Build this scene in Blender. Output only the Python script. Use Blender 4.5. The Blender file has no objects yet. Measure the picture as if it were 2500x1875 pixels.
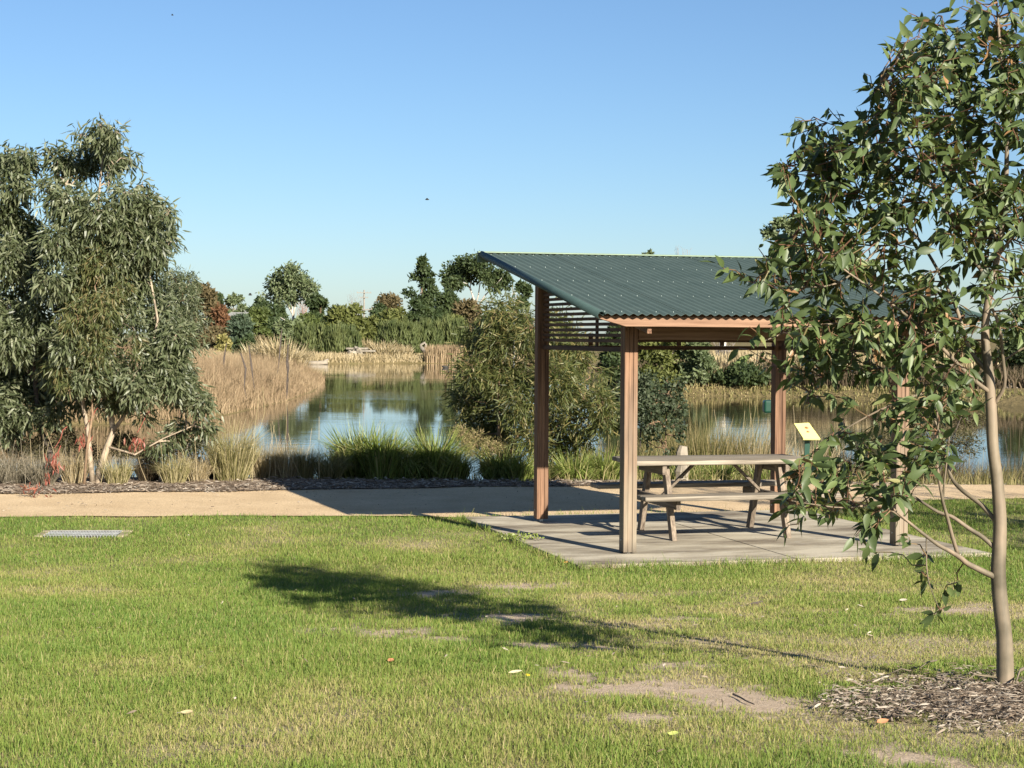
import bpy, bmesh, math
import numpy as np
from mathutils import Matrix, Vector

# ------------------------------------------------------------------ camera, world, sun, exposure
SC = bpy.context.scene
COL = SC.collection
F = 4359.6                       # focal length in photograph pixels (2500 wide)
HC = 1.89                        # camera height above the slab
PITCH, ROLL = math.radians(-1.55), math.radians(0.346)

cam = bpy.data.cameras.new('camera')
cam.sensor_width = 36.0
cam.lens = 36.0 * F / 2500.0
cam.clip_start, cam.clip_end = 0.1, 6000.0
camo = bpy.data.objects.new('camera', cam)
COL.objects.link(camo)
camo.matrix_world = (Matrix.Translation((0, 0, HC)) @ Matrix.Rotation(math.pi / 2 + PITCH, 4, 'X')
                     @ Matrix.Rotation(ROLL, 4, 'Z'))
SC.camera = camo

SUN_EL, SUN_AZ = math.radians(23.2), math.radians(149.7)      # azimuth clockwise from +Y
w = bpy.data.worlds.new('World')
SC.world = w
w.use_nodes = True
nt = w.node_tree
nt.nodes.clear()
sky = nt.nodes.new('ShaderNodeTexSky')
sky.sky_type = 'NISHITA'
sky.sun_disc = False
sky.sun_elevation, sky.sun_rotation = SUN_EL, SUN_AZ
sky.altitude, sky.air_density, sky.dust_density, sky.ozone_density = 0, 0.9, 0.4, 5.0
bg = nt.nodes.new('ShaderNodeBackground')
bg.inputs['Strength'].default_value = 0.050
wo = nt.nodes.new('ShaderNodeOutputWorld')
nt.links.new(sky.outputs[0], bg.inputs[0])
nt.links.new(bg.outputs[0], wo.inputs[0])

sun = bpy.data.lights.new('sun', 'SUN')
sun.energy, sun.angle, sun.color = 5.0, math.radians(0.53), (1.0, 0.925, 0.79)
suno = bpy.data.objects.new('sun', sun)
COL.objects.link(suno)
tosun = Vector((math.sin(SUN_AZ) * math.cos(SUN_EL), math.cos(SUN_AZ) * math.cos(SUN_EL), math.sin(SUN_EL)))
suno.rotation_euler = tosun.to_track_quat('Z', 'Y').to_euler()
suno.location = (6, -8, 20)

SC.view_settings.view_transform = 'Standard'
SC.view_settings.look = 'None'
SC.view_settings.exposure = 1.34
SC.view_settings.gamma = 1.0
SC.view_settings.use_curve_mapping = False
SC.render.engine = 'CYCLES'
SC.cycles.max_bounces = 8
SC.cycles.transparent_max_bounces = 8

R = np.random.default_rng(11)

# ------------------------------------------------------------------ geometry helpers
def ray(px, py):
    c, s = math.cos(ROLL), math.sin(ROLL)
    x, y = px - 1250.0, py - 937.5
    a, b = x * c + y * s, -x * s + y * c
    c, s = math.cos(PITCH), math.sin(PITCH)
    d = (a / F, 1.0, -b / F)
    return np.array([d[0], d[1] * c - d[2] * s, d[1] * s + d[2] * c])

def at(px, py, Y):
    """the point seen at a photograph pixel, at distance Y"""
    r = ray(px, py)
    return np.array([0, 0, HC]) + r * (Y / r[1])

POND = np.array([(-24, 31), (-8, 29), (0, 28.5), (8, 28.5), (16, 30), (25, 38), (25, 60), (17, 73), (12, 77.5), (7, 79), (4, 86),
                 (4, 158), (-4, 164), (-10, 163), (-14, 159), (-18.5, 156), (-15.5, 125), (-12.6, 108), (-10.2, 97.5),
                 (-9.0, 80), (-8.7, 68), (-9.1, 57), (-11, 51), (-24, 46)], float)
WATER_Z = -0.7

def pond_dist(x, y):
    x, y = np.asarray(x, float), np.asarray(y, float)
    best = np.full(x.shape, 1e9)
    ins = np.zeros(x.shape, bool)
    n = len(POND)
    for i in range(n):
        x1, y1 = POND[i]; x2, y2 = POND[(i + 1) % n]
        dx, dy = x2 - x1, y2 - y1
        t = np.clip(((x - x1) * dx + (y - y1) * dy) / (dx * dx + dy * dy), 0, 1)
        best = np.minimum(best, np.hypot(x - x1 - t * dx, y - y1 - t * dy))
        cond = ((y1 > y) != (y2 > y))
        xin = x1 + (y - y1) * dx / (dy if dy else 1e-9)
        ins ^= cond & (x < xin)
    return np.where(ins, -best, best)

def vnoise(x, y, seed=0):
    """smooth value noise, 0..1"""
    x, y = np.asarray(x, float), np.asarray(y, float)
    xi, yi = np.floor(x).astype(int), np.floor(y).astype(int)
    fx, fy = x - xi, y - yi
    fx, fy = fx * fx * (3 - 2 * fx), fy * fy * (3 - 2 * fy)
    def h(a, b):
        v = np.sin(a * 127.1 + b * 311.7 + seed * 74.7) * 43758.5453
        return v - np.floor(v)
    return (h(xi, yi) * (1 - fx) + h(xi + 1, yi) * fx) * (1 - fy) + (h(xi, yi + 1) * (1 - fx) + h(xi + 1, yi + 1) * fx) * fy

def fbm(x, y, seed=0, o=3):
    t, a, s = 0, 0.5, 0
    for k in range(o):
        t = t + a * vnoise(x * 2 ** k, y * 2 ** k, seed + k * 13); s += a; a *= 0.5
    return t / s

TREE_XY = None
def gh(x, y):
    x, y = np.asarray(x, float), np.asarray(y, float)
    d = pond_dist(x, y)
    lawn = np.where(y < 14.3, 0.058 * (14.3 - np.maximum(y, 1.0)), 0.0)
    near = np.minimum(lawn, -0.72 + 0.14 * d)
    far = -0.7 + 0.40 * np.clip(d / 1.2, 0, 1) + np.minimum(0.9, 0.03 * np.maximum(d, 0))
    far = np.minimum(far, 0.9)
    k = np.clip((y - 33) / 8, 0, 1)
    z = near * (1 - k) + far * k
    z = np.where(d < 0, -0.7 - np.minimum(0.7, -d * 0.3), z)
    if TREE_XY is not None:
        r = np.hypot(x - TREE_XY[0], y - TREE_XY[1])
        z = z + 0.0 * r
    return z

def ground_at(px, py):
    """where the line of sight through a photograph pixel meets the ground"""
    r = ray(px, py)
    t, st = 4.0, 0.02
    while t < 400:
        p = np.array([0, 0, HC]) + r * t
        if p[2] <= max(float(gh(p[0], p[1])), -5):
            return p
        t += max(0.02, t * 0.003)
    return p

def on_ground(px, Y):
    p = at(px, 900, Y)
    return np.array([p[0], Y, float(gh(p[0], Y))])

class Geo:
    def __init__(self):
        self.v, self.l, self.c, self.r, self.m, self.n = [], [], [], [], [], 0
    def tpl(self, verts, faces, rnd=None, mi=0):
        verts = np.asarray(verts, float)
        n, k = verts.shape[0], verts.shape[1]
        if n == 0:
            return
        base = self.n + np.arange(n)[:, None] * k
        for f in faces:
            self.l.append((base + np.array(f)[None, :]).ravel())
            self.c.append(np.full(n, len(f)))
            self.m.append(np.full(n, mi))
        self.v.append(verts.reshape(-1, 3))
        rnd = np.zeros(n) if rnd is None else np.asarray(rnd, float)
        self.r.append(np.repeat(rnd, k))
        self.n += n * k
    def raw(self, verts, faces, rnd=0.5, mi=0):
        verts = np.asarray(verts, float)
        for f in faces:
            self.l.append(np.array(f) + self.n); self.c.append(np.array([len(f)])); self.m.append(np.array([mi]))
        self.v.append(verts)
        self.r.append(np.full(len(verts), rnd) if np.isscalar(rnd) else np.asarray(rnd))
        self.n += len(verts)
    def tube(self, pts, rad, n=6, rnd=0.5, cap=True, mi=0):
        pts = np.asarray(pts, float); m = len(pts)
        rad = np.broadcast_to(np.asarray(rad, float), (m,))
        tan = np.gradient(pts, axis=0)
        tan /= np.linalg.norm(tan, axis=1)[:, None] + 1e-12
        ref = np.array([1.0, 0, 0]) if abs(tan[0][0]) < 0.8 else np.array([0, 1.0, 0])
        a = np.cross(tan, ref); a /= np.linalg.norm(a, axis=1)[:, None] + 1e-12
        b = np.cross(tan, a)
        th = np.linspace(0, 2 * np.pi, n, endpoint=False)
        ring = pts[:, None, :] + rad[:, None, None] * (np.cos(th)[None, :, None] * a[:, None, :] + np.sin(th)[None, :, None] * b[:, None, :])
        base = self.n
        i = np.arange(m - 1)[:, None] * n; j = np.arange(n)[None, :]; j2 = (j + 1) % n
        q = np.stack([i + j, i + j2, i + n + j2, i + n + j], -1).reshape(-1, 4)
        self.l.append((q + base).ravel()); self.c.append(np.full(len(q), 4)); self.m.append(np.full(len(q), mi))
        if cap:
            self.l.append(base + np.arange(n)[::-1]); self.c.append(np.array([n])); self.m.append(np.array([mi]))
            self.l.append(base + (m - 1) * n + np.arange(n)); self.c.append(np.array([n])); self.m.append(np.array([mi]))
        self.v.append(ring.reshape(-1, 3)); self.r.append(np.full(m * n, rnd)); self.n += m * n
    def box(self, lo, hi, rnd=0.5, mi=0):
        x0, y0, z0 = lo; x1, y1, z1 = hi
        self.raw([(x0, y0, z0), (x1, y0, z0), (x1, y1, z0), (x0, y1, z0), (x0, y0, z1), (x1, y0, z1), (x1, y1, z1), (x0, y1, z1)],
                 [(3, 2, 1, 0), (4, 5, 6, 7), (0, 1, 5, 4), (1, 2, 6, 5), (2, 3, 7, 6), (3, 0, 4, 7)], rnd, mi)
    def mesh(self, name, mats, smooth=False, origin=(0, 0, 0)):
        me = bpy.data.meshes.new(name)
        v = np.concatenate(self.v) - np.asarray(origin, float)
        l = np.concatenate(self.l).astype(np.int32); c = np.concatenate(self.c).astype(np.int32)
        me.vertices.add(len(v)); me.vertices.foreach_set('co', v.astype(np.float32).ravel())
        me.loops.add(len(l)); me.loops.foreach_set('vertex_index', l)
        me.polygons.add(len(c))
        st = np.concatenate([[0], np.cumsum(c)[:-1]]).astype(np.int32)
        me.polygons.foreach_set('loop_start', st)
        me.polygons.foreach_set('material_index', np.concatenate(self.m).astype(np.int32))
        me.update(calc_edges=True)
        at_ = me.attributes.new('rnd', 'FLOAT', 'POINT')
        at_.data.foreach_set('value', np.concatenate(self.r).astype(np.float32))
        for mm in (mats if isinstance(mats, (list, tuple)) else [mats]):
            me.materials.append(mm)
        me.polygons.foreach_set('use_smooth', np.full(len(c), bool(smooth)))
        return me
    def obj(self, name, mats, parent=None, smooth=False, origin=None):
        """link as ONE object; world-space vertices, stored relative to origin (or the parent's location)"""
        o_ = np.zeros(3)
        if parent is not None:
            p = parent
            while p is not None:
                o_ = o_ + np.array(p.location); p = p.parent
        elif origin is not None:
            o_ = np.asarray(origin, float)
        o = bpy.data.objects.new(name, self.mesh(name, mats, smooth, o_))
        COL.objects.link(o)
        if parent is not None:
            o.parent = parent
        else:
            o.location = o_
        return o

def tag(o, label=None, cat=None, group=None, kind=None):
    if label: o['label'] = label
    if cat: o['category'] = cat
    if group: o['group'] = group
    if kind: o['kind'] = kind
    return o

def thing(name, label, cat, loc, group=None, rz=0.0):
    o = bpy.data.objects.new(name, None)
    COL.objects.link(o)
    o.empty_display_size = 0.2
    o.location = [float(a) for a in loc]
    o.rotation_euler = (0, 0, rz)
    return tag(o, label, cat, group)

def part(name, bm, mat, parent, smooth=False):
    """bmesh in the parent's own coordinates -> ONE child mesh"""
    me = bpy.data.meshes.new(name)
    bm.to_mesh(me); bm.free()
    me.materials.append(mat)
    if smooth:
        me.polygons.foreach_set('use_smooth', np.ones(len(me.polygons), bool))
    o = bpy.data.objects.new(name, me)
    COL.objects.link(o)
    o.parent = parent
    return o

def bm_box(lo, hi, bev=0.003, seg=1, bm=None):
    b = bmesh.new()
    bmesh.ops.create_cube(b, size=1.0)
    s = [hi[i] - lo[i] for i in range(3)]
    bmesh.ops.scale(b, vec=s, verts=b.verts)
    bmesh.ops.translate(b, vec=[(hi[i] + lo[i]) / 2 for i in range(3)], verts=b.verts)
    if bev:
        bmesh.ops.bevel(b, geom=list(b.edges), offset=bev, segments=seg, affect='EDGES', profile=0.5)
    return b

def bm_prism(poly, axis, a, b_, bev=0.0):
    """extrude a 2D outline (in the two other axes) from a to b_ along axis"""
    b = bmesh.new()
    def P(p, t):
        return {0: (t, p[0], p[1]), 1: (p[0], t, p[1]), 2: (p[0], p[1], t)}[axis]
    v0 = [b.verts.new(P(p, a)) for p in poly]; v1 = [b.verts.new(P(p, b_)) for p in poly]
    n = len(poly)
    b.faces.new(v0); b.faces.new(v1[::-1])
    for i in range(n):
        b.faces.new((v0[i], v1[i], v1[(i + 1) % n], v0[(i + 1) % n]))
    bmesh.ops.recalc_face_normals(b, faces=b.faces)
    if bev:
        bmesh.ops.bevel(b, geom=list(b.edges), offset=bev, segments=1, affect='EDGES')
    return b

def unit(a):
    return a / (np.linalg.norm(a, axis=-1, keepdims=True) + 1e-12)

# ------------------------------------------------------------------ materials
def new_mat(name):
    m = bpy.data.materials.new(name); m.use_nodes = True
    n = m.node_tree
    return m, n, n.nodes['Principled BSDF'], n.nodes['Material Output']

def ramp(n, stops):
    r = n.nodes.new('ShaderNodeValToRGB')
    e = r.color_ramp.elements
    while len(e) < len(stops):
        e.new(0.5)
    for x, (p, c) in zip(e, stops):
        x.position = p; x.color = (*c, 1)
    return r

def noise(n, scale, detail=4, rough=0.55, coord='Object', stretch=None):
    tc = n.nodes.new('ShaderNodeTexCoord'); t = n.nodes.new('ShaderNodeTexNoise')
    t.inputs['Scale'].default_value = scale; t.inputs['Detail'].default_value = detail; t.inputs['Roughness'].default_value = rough
    src = tc.outputs[coord]
    if stretch:
        mp = n.nodes.new('ShaderNodeMapping'); mp.inputs['Scale'].default_value = stretch
        n.links.new(src, mp.inputs[0]); src = mp.outputs[0]
    n.links.new(src, t.inputs['Vector'])
    return t

def mixc(n, fac, a, b, mode='MIX'):
    m = n.nodes.new('ShaderNodeMix'); m.data_type = 'RGBA'; m.blend_type = mode
    for s, v in ((0, fac), (6, a), (7, b)):
        if hasattr(v, 'links'):
            n.links.new(v, m.inputs[s])
        elif isinstance(v, (tuple, list)):
            m.inputs[s].default_value = (*v, 1)
        else:
            m.inputs[s].default_value = v
    return m.outputs[2]

def bump(n, h, strength, dist, bs):
    b = n.nodes.new('ShaderNodeBump')
    b.inputs['Strength'].default_value = strength; b.inputs['Distance'].default_value = dist
    n.links.new(h, b.inputs['Height']); n.links.new(b.outputs[0], bs.inputs['Normal'])

def leaf_mat(name, stops, trans=0.3, rough=0.5, spec=0.35, patch=None):
    m, n, bs, out = new_mat(name)
    a = n.nodes.new('ShaderNodeAttribute'); a.attribute_name = 'rnd'
    r = ramp(n, stops); n.links.new(a.outputs['Fac'], r.inputs[0])
    col = r.outputs[0]
    n.links.new(col, bs.inputs['Base Color'])
    bs.inputs['Roughness'].default_value = rough; bs.inputs['Specular IOR Level'].default_value = spec
    if trans > 0:
        t = n.nodes.new('ShaderNodeBsdfTranslucent'); mx = n.nodes.new('ShaderNodeMixShader')
        tc = mixc(n, 0.5, col, (0.25, 0.32, 0.03), 'MIX')
        n.links.new(tc, t.inputs[0]); mx.inputs[0].default_value = trans
        n.links.new(bs.outputs[0], mx.inputs[1]); n.links.new(t.outputs[0], mx.inputs[2]); n.links.new(mx.outputs[0], out.inputs[0])
    return m

def plain(name, c, rough=0.7, var=0.25, scale=12, metal=0.0, bumpd=0.0, spec=0.4, stretch=None):
    m, n, bs, out = new_mat(name)
    t = noise(n, scale, 5, 0.6, stretch=stretch)
    r = ramp(n, [(0.3, tuple(x * (1 - var) for x in c)), (0.7, tuple(min(1, x * (1 + var)) for x in c))])
    n.links.new(t.outputs[0], r.inputs[0]); n.links.new(r.outputs[0], bs.inputs['Base Color'])
    bs.inputs['Roughness'].default_value = rough; bs.inputs['Metallic'].default_value = metal
    bs.inputs['Specular IOR Level'].default_value = spec
    if bumpd:
        bump(n, t.outputs[0], 0.6, bumpd, bs)
    return m

def wood(name, axis, dark, light, grey=None, zfade=None, base_dirt=False):
    m, n, bs, out = new_mat(name)
    st = [38, 38, 38]; st[axis] = 1.6
    t = noise(n, 1.0, 6, 0.65, stretch=st)
    st2 = [9, 9, 9]; st2[axis] = 2.0
    t2 = noise(n, 1.0, 3, 0.5, stretch=st2)
    r = ramp(n, [(0.36, dark), (0.62, light)]); n.links.new(t.outputs[0], r.inputs[0])
    oi = n.nodes.new('ShaderNodeObjectInfo')
    hs = n.nodes.new('ShaderNodeHueSaturation')
    mr = n.nodes.new('ShaderNodeMapRange'); mr.inputs[3].default_value = 0.8; mr.inputs[4].default_value = 1.2
    n.links.new(oi.outputs['Random'], mr.inputs[0]); n.links.new(mr.outputs[0], hs.inputs['Value']); n.links.new(r.outputs[0], hs.inputs['Color'])
    col = hs.outputs[0]
    col = mixc(n, 0.35, col, mixc(n, t2.outputs[0], (0.55, 0.55, 0.55), (1, 1, 1)), 'MULTIPLY')
    if grey:
        tc = n.nodes.new('ShaderNodeTexCoord'); sp = n.nodes.new('ShaderNodeSeparateXYZ'); n.links.new(tc.outputs['Object'], sp.inputs[0])
        g = n.nodes.new('ShaderNodeMapRange'); g.inputs[1].default_value = zfade[0]; g.inputs[2].default_value = zfade[1]
        g.inputs[3].default_value = 1; g.inputs[4].default_value = 0; n.links.new(sp.outputs[2], g.inputs[0])
        gm = n.nodes.new('ShaderNodeMath'); gm.operation = 'MULTIPLY'
        g2 = n.nodes.new('ShaderNodeMapRange'); g2.inputs[1].default_value = 0.3; g2.inputs[2].default_value = 0.6; g2.inputs[3].default_value = 0.55
        n.links.new(t2.outputs[0], g2.inputs[0]); n.links.new(g.outputs[0], gm.inputs[0]); n.links.new(g2.outputs[0], gm.inputs[1])
        gc = mixc(n, t.outputs[0], tuple(x * 0.6 for x in grey), tuple(min(1, x * 1.35) for x in grey))
        col = mixc(n, gm.outputs[0], col, gc)
        if base_dirt:
            d = n.nodes.new('ShaderNodeMapRange'); d.inputs[1].default_value = 0.0; d.inputs[2].default_value = 0.13
            d.inputs[3].default_value = 0.8; d.inputs[4].default_value = 0.0; n.links.new(sp.outputs[2], d.inputs[0])
            dm = n.nodes.new('ShaderNodeMath'); dm.operation = 'MULTIPLY'
            d2 = n.nodes.new('ShaderNodeMapRange'); d2.inputs[1].default_value = 0.3; d2.inputs[2].default_value = 0.55
            n.links.new(t.outputs[0], d2.inputs[0]); n.links.new(d.outputs[0], dm.inputs[0]); n.links.new(d2.outputs[0], dm.inputs[1])
            col = mixc(n, dm.outputs[0], col, (0.035, 0.03, 0.025))
    n.links.new(col, bs.inputs['Base Color'])
    bs.inputs['Roughness'].default_value = 0.75; bs.inputs['Specular IOR Level'].default_value = 0.25
    bump(n, t.outputs[0], 0.5, 0.003, bs)
    return m

M = {}
RED_D, RED_L = (0.085, 0.043, 0.026), (0.24, 0.135, 0.08)
GREY = (0.225, 0.19, 0.14)
M['post'] = wood('post_timber', 2, RED_D, RED_L, GREY, (0.15, 1.75), True)
M['post_rear'] = wood('rear_post_timber', 2, (0.085, 0.043, 0.026), (0.22, 0.125, 0.075))
M['beam_u'] = wood('beam_timber', 0, (0.165, 0.09, 0.055), (0.30, 0.18, 0.115))
M['beam_v'] = wood('rafter_timber', 1, RED_D, RED_L)
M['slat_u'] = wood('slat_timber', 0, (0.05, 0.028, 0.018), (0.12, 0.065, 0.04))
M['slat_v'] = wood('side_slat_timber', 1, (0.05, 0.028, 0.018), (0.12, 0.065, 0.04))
M['table_u'] = wood('table_timber', 0, (0.11, 0.09, 0.068), (0.30, 0.26, 0.205))
M['table_v'] = wood('table_bearer_timber', 1, (0.08, 0.06, 0.045), (0.20, 0.16, 0.12))
M['table_z'] = wood('table_leg_timber', 2, (0.10, 0.075, 0.055), (0.27, 0.215, 0.16))
M['dirty_concrete'] = plain('dirty_concrete', (0.30, 0.25, 0.17), 0.9, 0.4, 14, bumpd=0.01, spec=0.1)
M['galv'] = plain('galvanised_steel', (0.42, 0.43, 0.43), 0.45, 0.2, 30, 0.7)
M['screw'] = plain('screw_steel', (0.22, 0.27, 0.25), 0.6, 0.05, 10, 0.0)

def roof_mat():
    m, n, bs, out = new_mat('roof_steel')
    t = noise(n, 3.0, 5, 0.6); t2 = noise(n, 90, 2, 0.5)
    r = ramp(n, [(0.3, (0.064, 0.093, 0.084)), (0.7, (0.084, 0.116, 0.104))]); n.links.new(t.outputs[0], r.inputs[0])
    c = mixc(n, 0.25, r.outputs[0], mixc(n, t2.outputs[0], (0.6, 0.6, 0.6), (1.2, 1.2, 1.2)), 'MULTIPLY')
    n.links.new(c, bs.inputs['Base Color'])
    bs.inputs['Roughness'].default_value = 0.6; bs.inputs['Specular IOR Level'].default_value = 0.10
    return m
M['roof'] = roof_mat()
M['cap'] = plain('roof_cap_steel', (0.15, 0.21, 0.14), 0.5, 0.08, 6)
M['barge'] = plain('roof_barge_steel', (0.042, 0.07, 0.066), 0.6, 0.1, 6, spec=0.15)

def concrete_mat():
    m, n, bs, out = new_mat('weathered_concrete')
    t = noise(n, 1.1, 6, 0.65, stretch=(0.7, 2.2, 1)); t2 = noise(n, 40, 4, 0.6); t3 = noise(n, 5, 4, 0.6, stretch=(0.6, 2.5, 1))
    r = ramp(n, [(0.36, (0.16, 0.13, 0.095)), (0.47, (0.30, 0.26, 0.195)), (0.60, (0.47, 0.42, 0.325))]); n.links.new(t.outputs[0], r.inputs[0])
    c = mixc(n, 0.45, r.outputs[0], mixc(n, t2.outputs[0], (0.55, 0.55, 0.55), (1.3, 1.3, 1.3)), 'MULTIPLY')
    r3 = ramp(n, [(0.60, (0, 0, 0)), (0.72, (1, 1, 1))]); n.links.new(t3.outputs[0], r3.inputs[0])
    c = mixc(n, r3.outputs[0], c, (0.40, 0.37, 0.32))
    n.links.new(c, bs.inputs['Base Color']); bs.inputs['Roughness'].default_value = 0.9; bs.inputs['Specular IOR Level'].default_value = 0.2
    bump(n, t2.outputs[0], 0.4, 0.004, bs)
    return m
M['concrete'] = concrete_mat()

def soil_mat():
    m, n, bs, out = new_mat('lawn_soil')
    t = noise(n, 0.8, 5, 0.65); t2 = noise(n, 55, 5, 0.7); t3 = noise(n, 14, 4, 0.6)
    r = ramp(n, [(0.3, (0.40, 0.305, 0.215)), (0.7, (0.52, 0.41, 0.30))]); n.links.new(t3.outputs[0], r.inputs[0])
    a = n.nodes.new('ShaderNodeAttribute'); a.attribute_name = 'rnd'
    g = mixc(n, t2.outputs[0], (0.075, 0.080, 0.024), (0.20, 0.20, 0.065))
    c = mixc(n, a.outputs['Fac'], r.outputs[0], g)
    c = mixc(n, 0.5, c, mixc(n, t2.outputs[0], (0.5, 0.5, 0.5), (1.4, 1.4, 1.4)), 'MULTIPLY')
    n.links.new(c, bs.inputs['Base Color']); bs.inputs['Roughness'].default_value = 0.95; bs.inputs['Specular IOR Level'].default_value = 0.1
    bump(n, t2.outputs[0], 0.8, 0.012, bs)
    return m
M['soil'] = soil_mat()

def path_mat():
    m, n, bs, out = new_mat('path_gravel')
    t = noise(n, 1.3, 5, 0.6); t2 = noise(n, 130, 3, 0.7)
    v = n.nodes.new('ShaderNodeTexVoronoi'); v.inputs['Scale'].default_value = 70
    tc = n.nodes.new('ShaderNodeTexCoord'); n.links.new(tc.outputs['Object'], v.inputs['Vector'])
    r = ramp(n, [(0.3, (0.52, 0.38, 0.225)), (0.7, (0.66, 0.50, 0.31))]); n.links.new(t.outputs[0], r.inputs[0])
    c = mixc(n, 0.5, r.outputs[0], mixc(n, v.outputs['Color'], (0.55, 0.52, 0.5), (1.25, 1.25, 1.25)), 'MULTIPLY')
    c = mixc(n, 0.4, c, mixc(n, t2.outputs[0], (0.5, 0.5, 0.5), (1.4, 1.4, 1.4)), 'MULTIPLY')
    n.links.new(c, bs.inputs['Base Color']); bs.inputs['Roughness'].default_value = 0.95; bs.inputs['Specular IOR Level'].default_value = 0.15
    bump(n, v.outputs['Distance'], 0.6, 0.01, bs)
    return m
M['path'] = path_mat()
M['mulch_bed'] = plain('mulch_bed', (0.20, 0.15, 0.11), 0.95, 0.6, 40, bumpd=0.02, spec=0.1)

def ground_mat():
    m, n, bs, out = new_mat('bank_ground')
    t = noise(n, 0.12, 5, 0.6); t2 = noise(n, 3.5, 6, 0.7)
    r = ramp(n, [(0.3, (0.13, 0.105, 0.045)), (0.55, (0.20, 0.155, 0.075)), (0.72, (0.10, 0.115, 0.035))]); n.links.new(t.outputs[0], r.inputs[0])
    c = mixc(n, 0.7, r.outputs[0], mixc(n, t2.outputs[0], (0.35, 0.35, 0.35), (1.5, 1.5, 1.5)), 'MULTIPLY')
    n.links.new(c, bs.inputs['Base Color']); bs.inputs['Roughness'].default_value = 0.95; bs.inputs['Specular IOR Level'].default_value = 0.1
    bump(n, t2.outputs[0], 0.8, 0.12, bs)
    return m
M['ground'] = ground_mat()

def water_mat():
    m, n, bs, out = new_mat('pond_water')
    bs.inputs['Base Color'].default_value = (0.040, 0.036, 0.018, 1)
    bs.inputs['Roughness'].default_value = 0.03; bs.inputs['IOR'].default_value = 1.33; bs.inputs['Specular IOR Level'].default_value = 0.5
    t = noise(n, 1.0, 4, 0.6, stretch=(0.9, 1.6, 1)); t2 = noise(n, 0.09, 3, 0.5)
    r = ramp(n, [(0.42, (0.12, 0.12, 0.12)), (0.62, (1, 1, 1))]); n.links.new(t2.outputs[0], r.inputs[0])
    mm = n.nodes.new('ShaderNodeMath'); mm.operation = 'MULTIPLY'
    n.links.new(t.outputs[0], mm.inputs[0]); n.links.new(r.outputs[0], mm.inputs[1])
    bump(n, mm.outputs[0], 0.10, 0.06, bs)
    return m
M['water'] = water_mat()

def ST(*cs):
    k = len(cs)
    return [((i + 0.0) / max(1, k - 1), c) for i, c in enumerate(cs)]
M['grass'] = leaf_mat('lawn_grass', [(0.0, (0.38, 0.31, 0.16)), (0.22, (0.29, 0.265, 0.095)), (0.38, (0.205, 0.235, 0.055)), (0.70, (0.150, 0.215, 0.040)), (1.0, (0.095, 0.165, 0.030))], 0.32, 0.6, 0.25)
M['euc'] = leaf_mat('young_gum_leaf', [(0.0, (0.036, 0.056, 0.020)), (0.45, (0.070, 0.100, 0.034)), (0.8, (0.125, 0.165, 0.058)), (0.95, (0.20, 0.215, 0.085)), (1.0, (0.27, 0.15, 0.07))], 0.22, 0.46, 0.36)
M['twig'] = leaf_mat('red_twig', ST((0.10, 0.055, 0.034), (0.17, 0.085, 0.05), (0.15, 0.13, 0.055)), 0, 0.6)
def bark_mat():
    m, n, bs, out = new_mat('smooth_gum_bark')
    t = noise(n, 1.0, 5, 0.6, stretch=(22, 22, 3.0)); t2 = noise(n, 3.0, 4, 0.6)
    r = ramp(n, [(0.3, (0.125, 0.105, 0.08)), (0.7, (0.215, 0.175, 0.13))]); n.links.new(t.outputs[0], r.inputs[0])
    r2 = ramp(n, [(0.38, (0.45, 0.46, 0.38)), (0.50, (0.92, 0.90, 0.82)), (0.62, (1.22, 1.12, 1.04))]); n.links.new(t2.outputs[0], r2.inputs[0])
    c = mixc(n, 0.8, r.outputs[0], r2.outputs[0], 'MULTIPLY')
    n.links.new(c, bs.inputs['Base Color']); bs.inputs['Roughness'].default_value = 0.6; bs.inputs['Specular IOR Level'].default_value = 0.3
    bump(n, t.outputs[0], 0.3, 0.003, bs)
    return m
M['bark'] = bark_mat()
M['bark_pale'] = plain('pale_bark', (0.27, 0.215, 0.155), 0.8, 0.55, 7)
M['bark_dark'] = plain('dark_bark', (0.07, 0.055, 0.045), 0.9, 0.4, 9)
M['bark_mid'] = plain('brown_bark', (0.19, 0.125, 0.075), 0.85, 0.45, 9)
M['bark_white'] = plain('white_bark', (0.42, 0.38, 0.32), 0.8, 0.2, 2)
M['hang'] = leaf_mat('drooping_gum_leaf', ST((0.036, 0.046, 0.020), (0.070, 0.087, 0.040), (0.110, 0.128, 0.065), (0.18, 0.19, 0.115)), 0.25, 0.45, 0.45)
M['hang2'] = leaf_mat('inner_gum_leaf', ST((0.040, 0.055, 0.020), (0.075, 0.092, 0.033), (0.115, 0.125, 0.048), (0.16, 0.125, 0.055)), 0.3, 0.5, 0.4)
M['deadleaf'] = leaf_mat('heath_leaf', ST((0.035, 0.032, 0.016), (0.07, 0.062, 0.03), (0.12, 0.105, 0.055)), 0.2, 0.7, 0.2)
M['redleaf'] = leaf_mat('red_leaf', ST((0.20, 0.05, 0.035), (0.30, 0.08, 0.06), (0.26, 0.12, 0.08)), 0.3, 0.5)
M['acacia'] = leaf_mat('wattle_leaf', ST((0.036, 0.046, 0.016), (0.068, 0.084, 0.026), (0.11, 0.122, 0.04), (0.20, 0.165, 0.065)), 0.3, 0.5, 0.4)
M['round'] = leaf_mat('round_gum_leaf', ST((0.022, 0.034, 0.018), (0.042, 0.058, 0.030), (0.085, 0.10, 0.06)), 0.2, 0.6, 0.2)
M['lomandra'] = leaf_mat('mat_rush_blade', ST((0.07, 0.095, 0.022), (0.14, 0.19, 0.04), (0.23, 0.275, 0.07), (0.33, 0.30, 0.13)), 0.3, 0.45, 0.45)
M['straw'] = leaf_mat('straw_blade', ST((0.20, 0.15, 0.085), (0.34, 0.265, 0.15), (0.45, 0.36, 0.22), (0.52, 0.44, 0.30)), 0.3, 0.6, 0.2)
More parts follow.
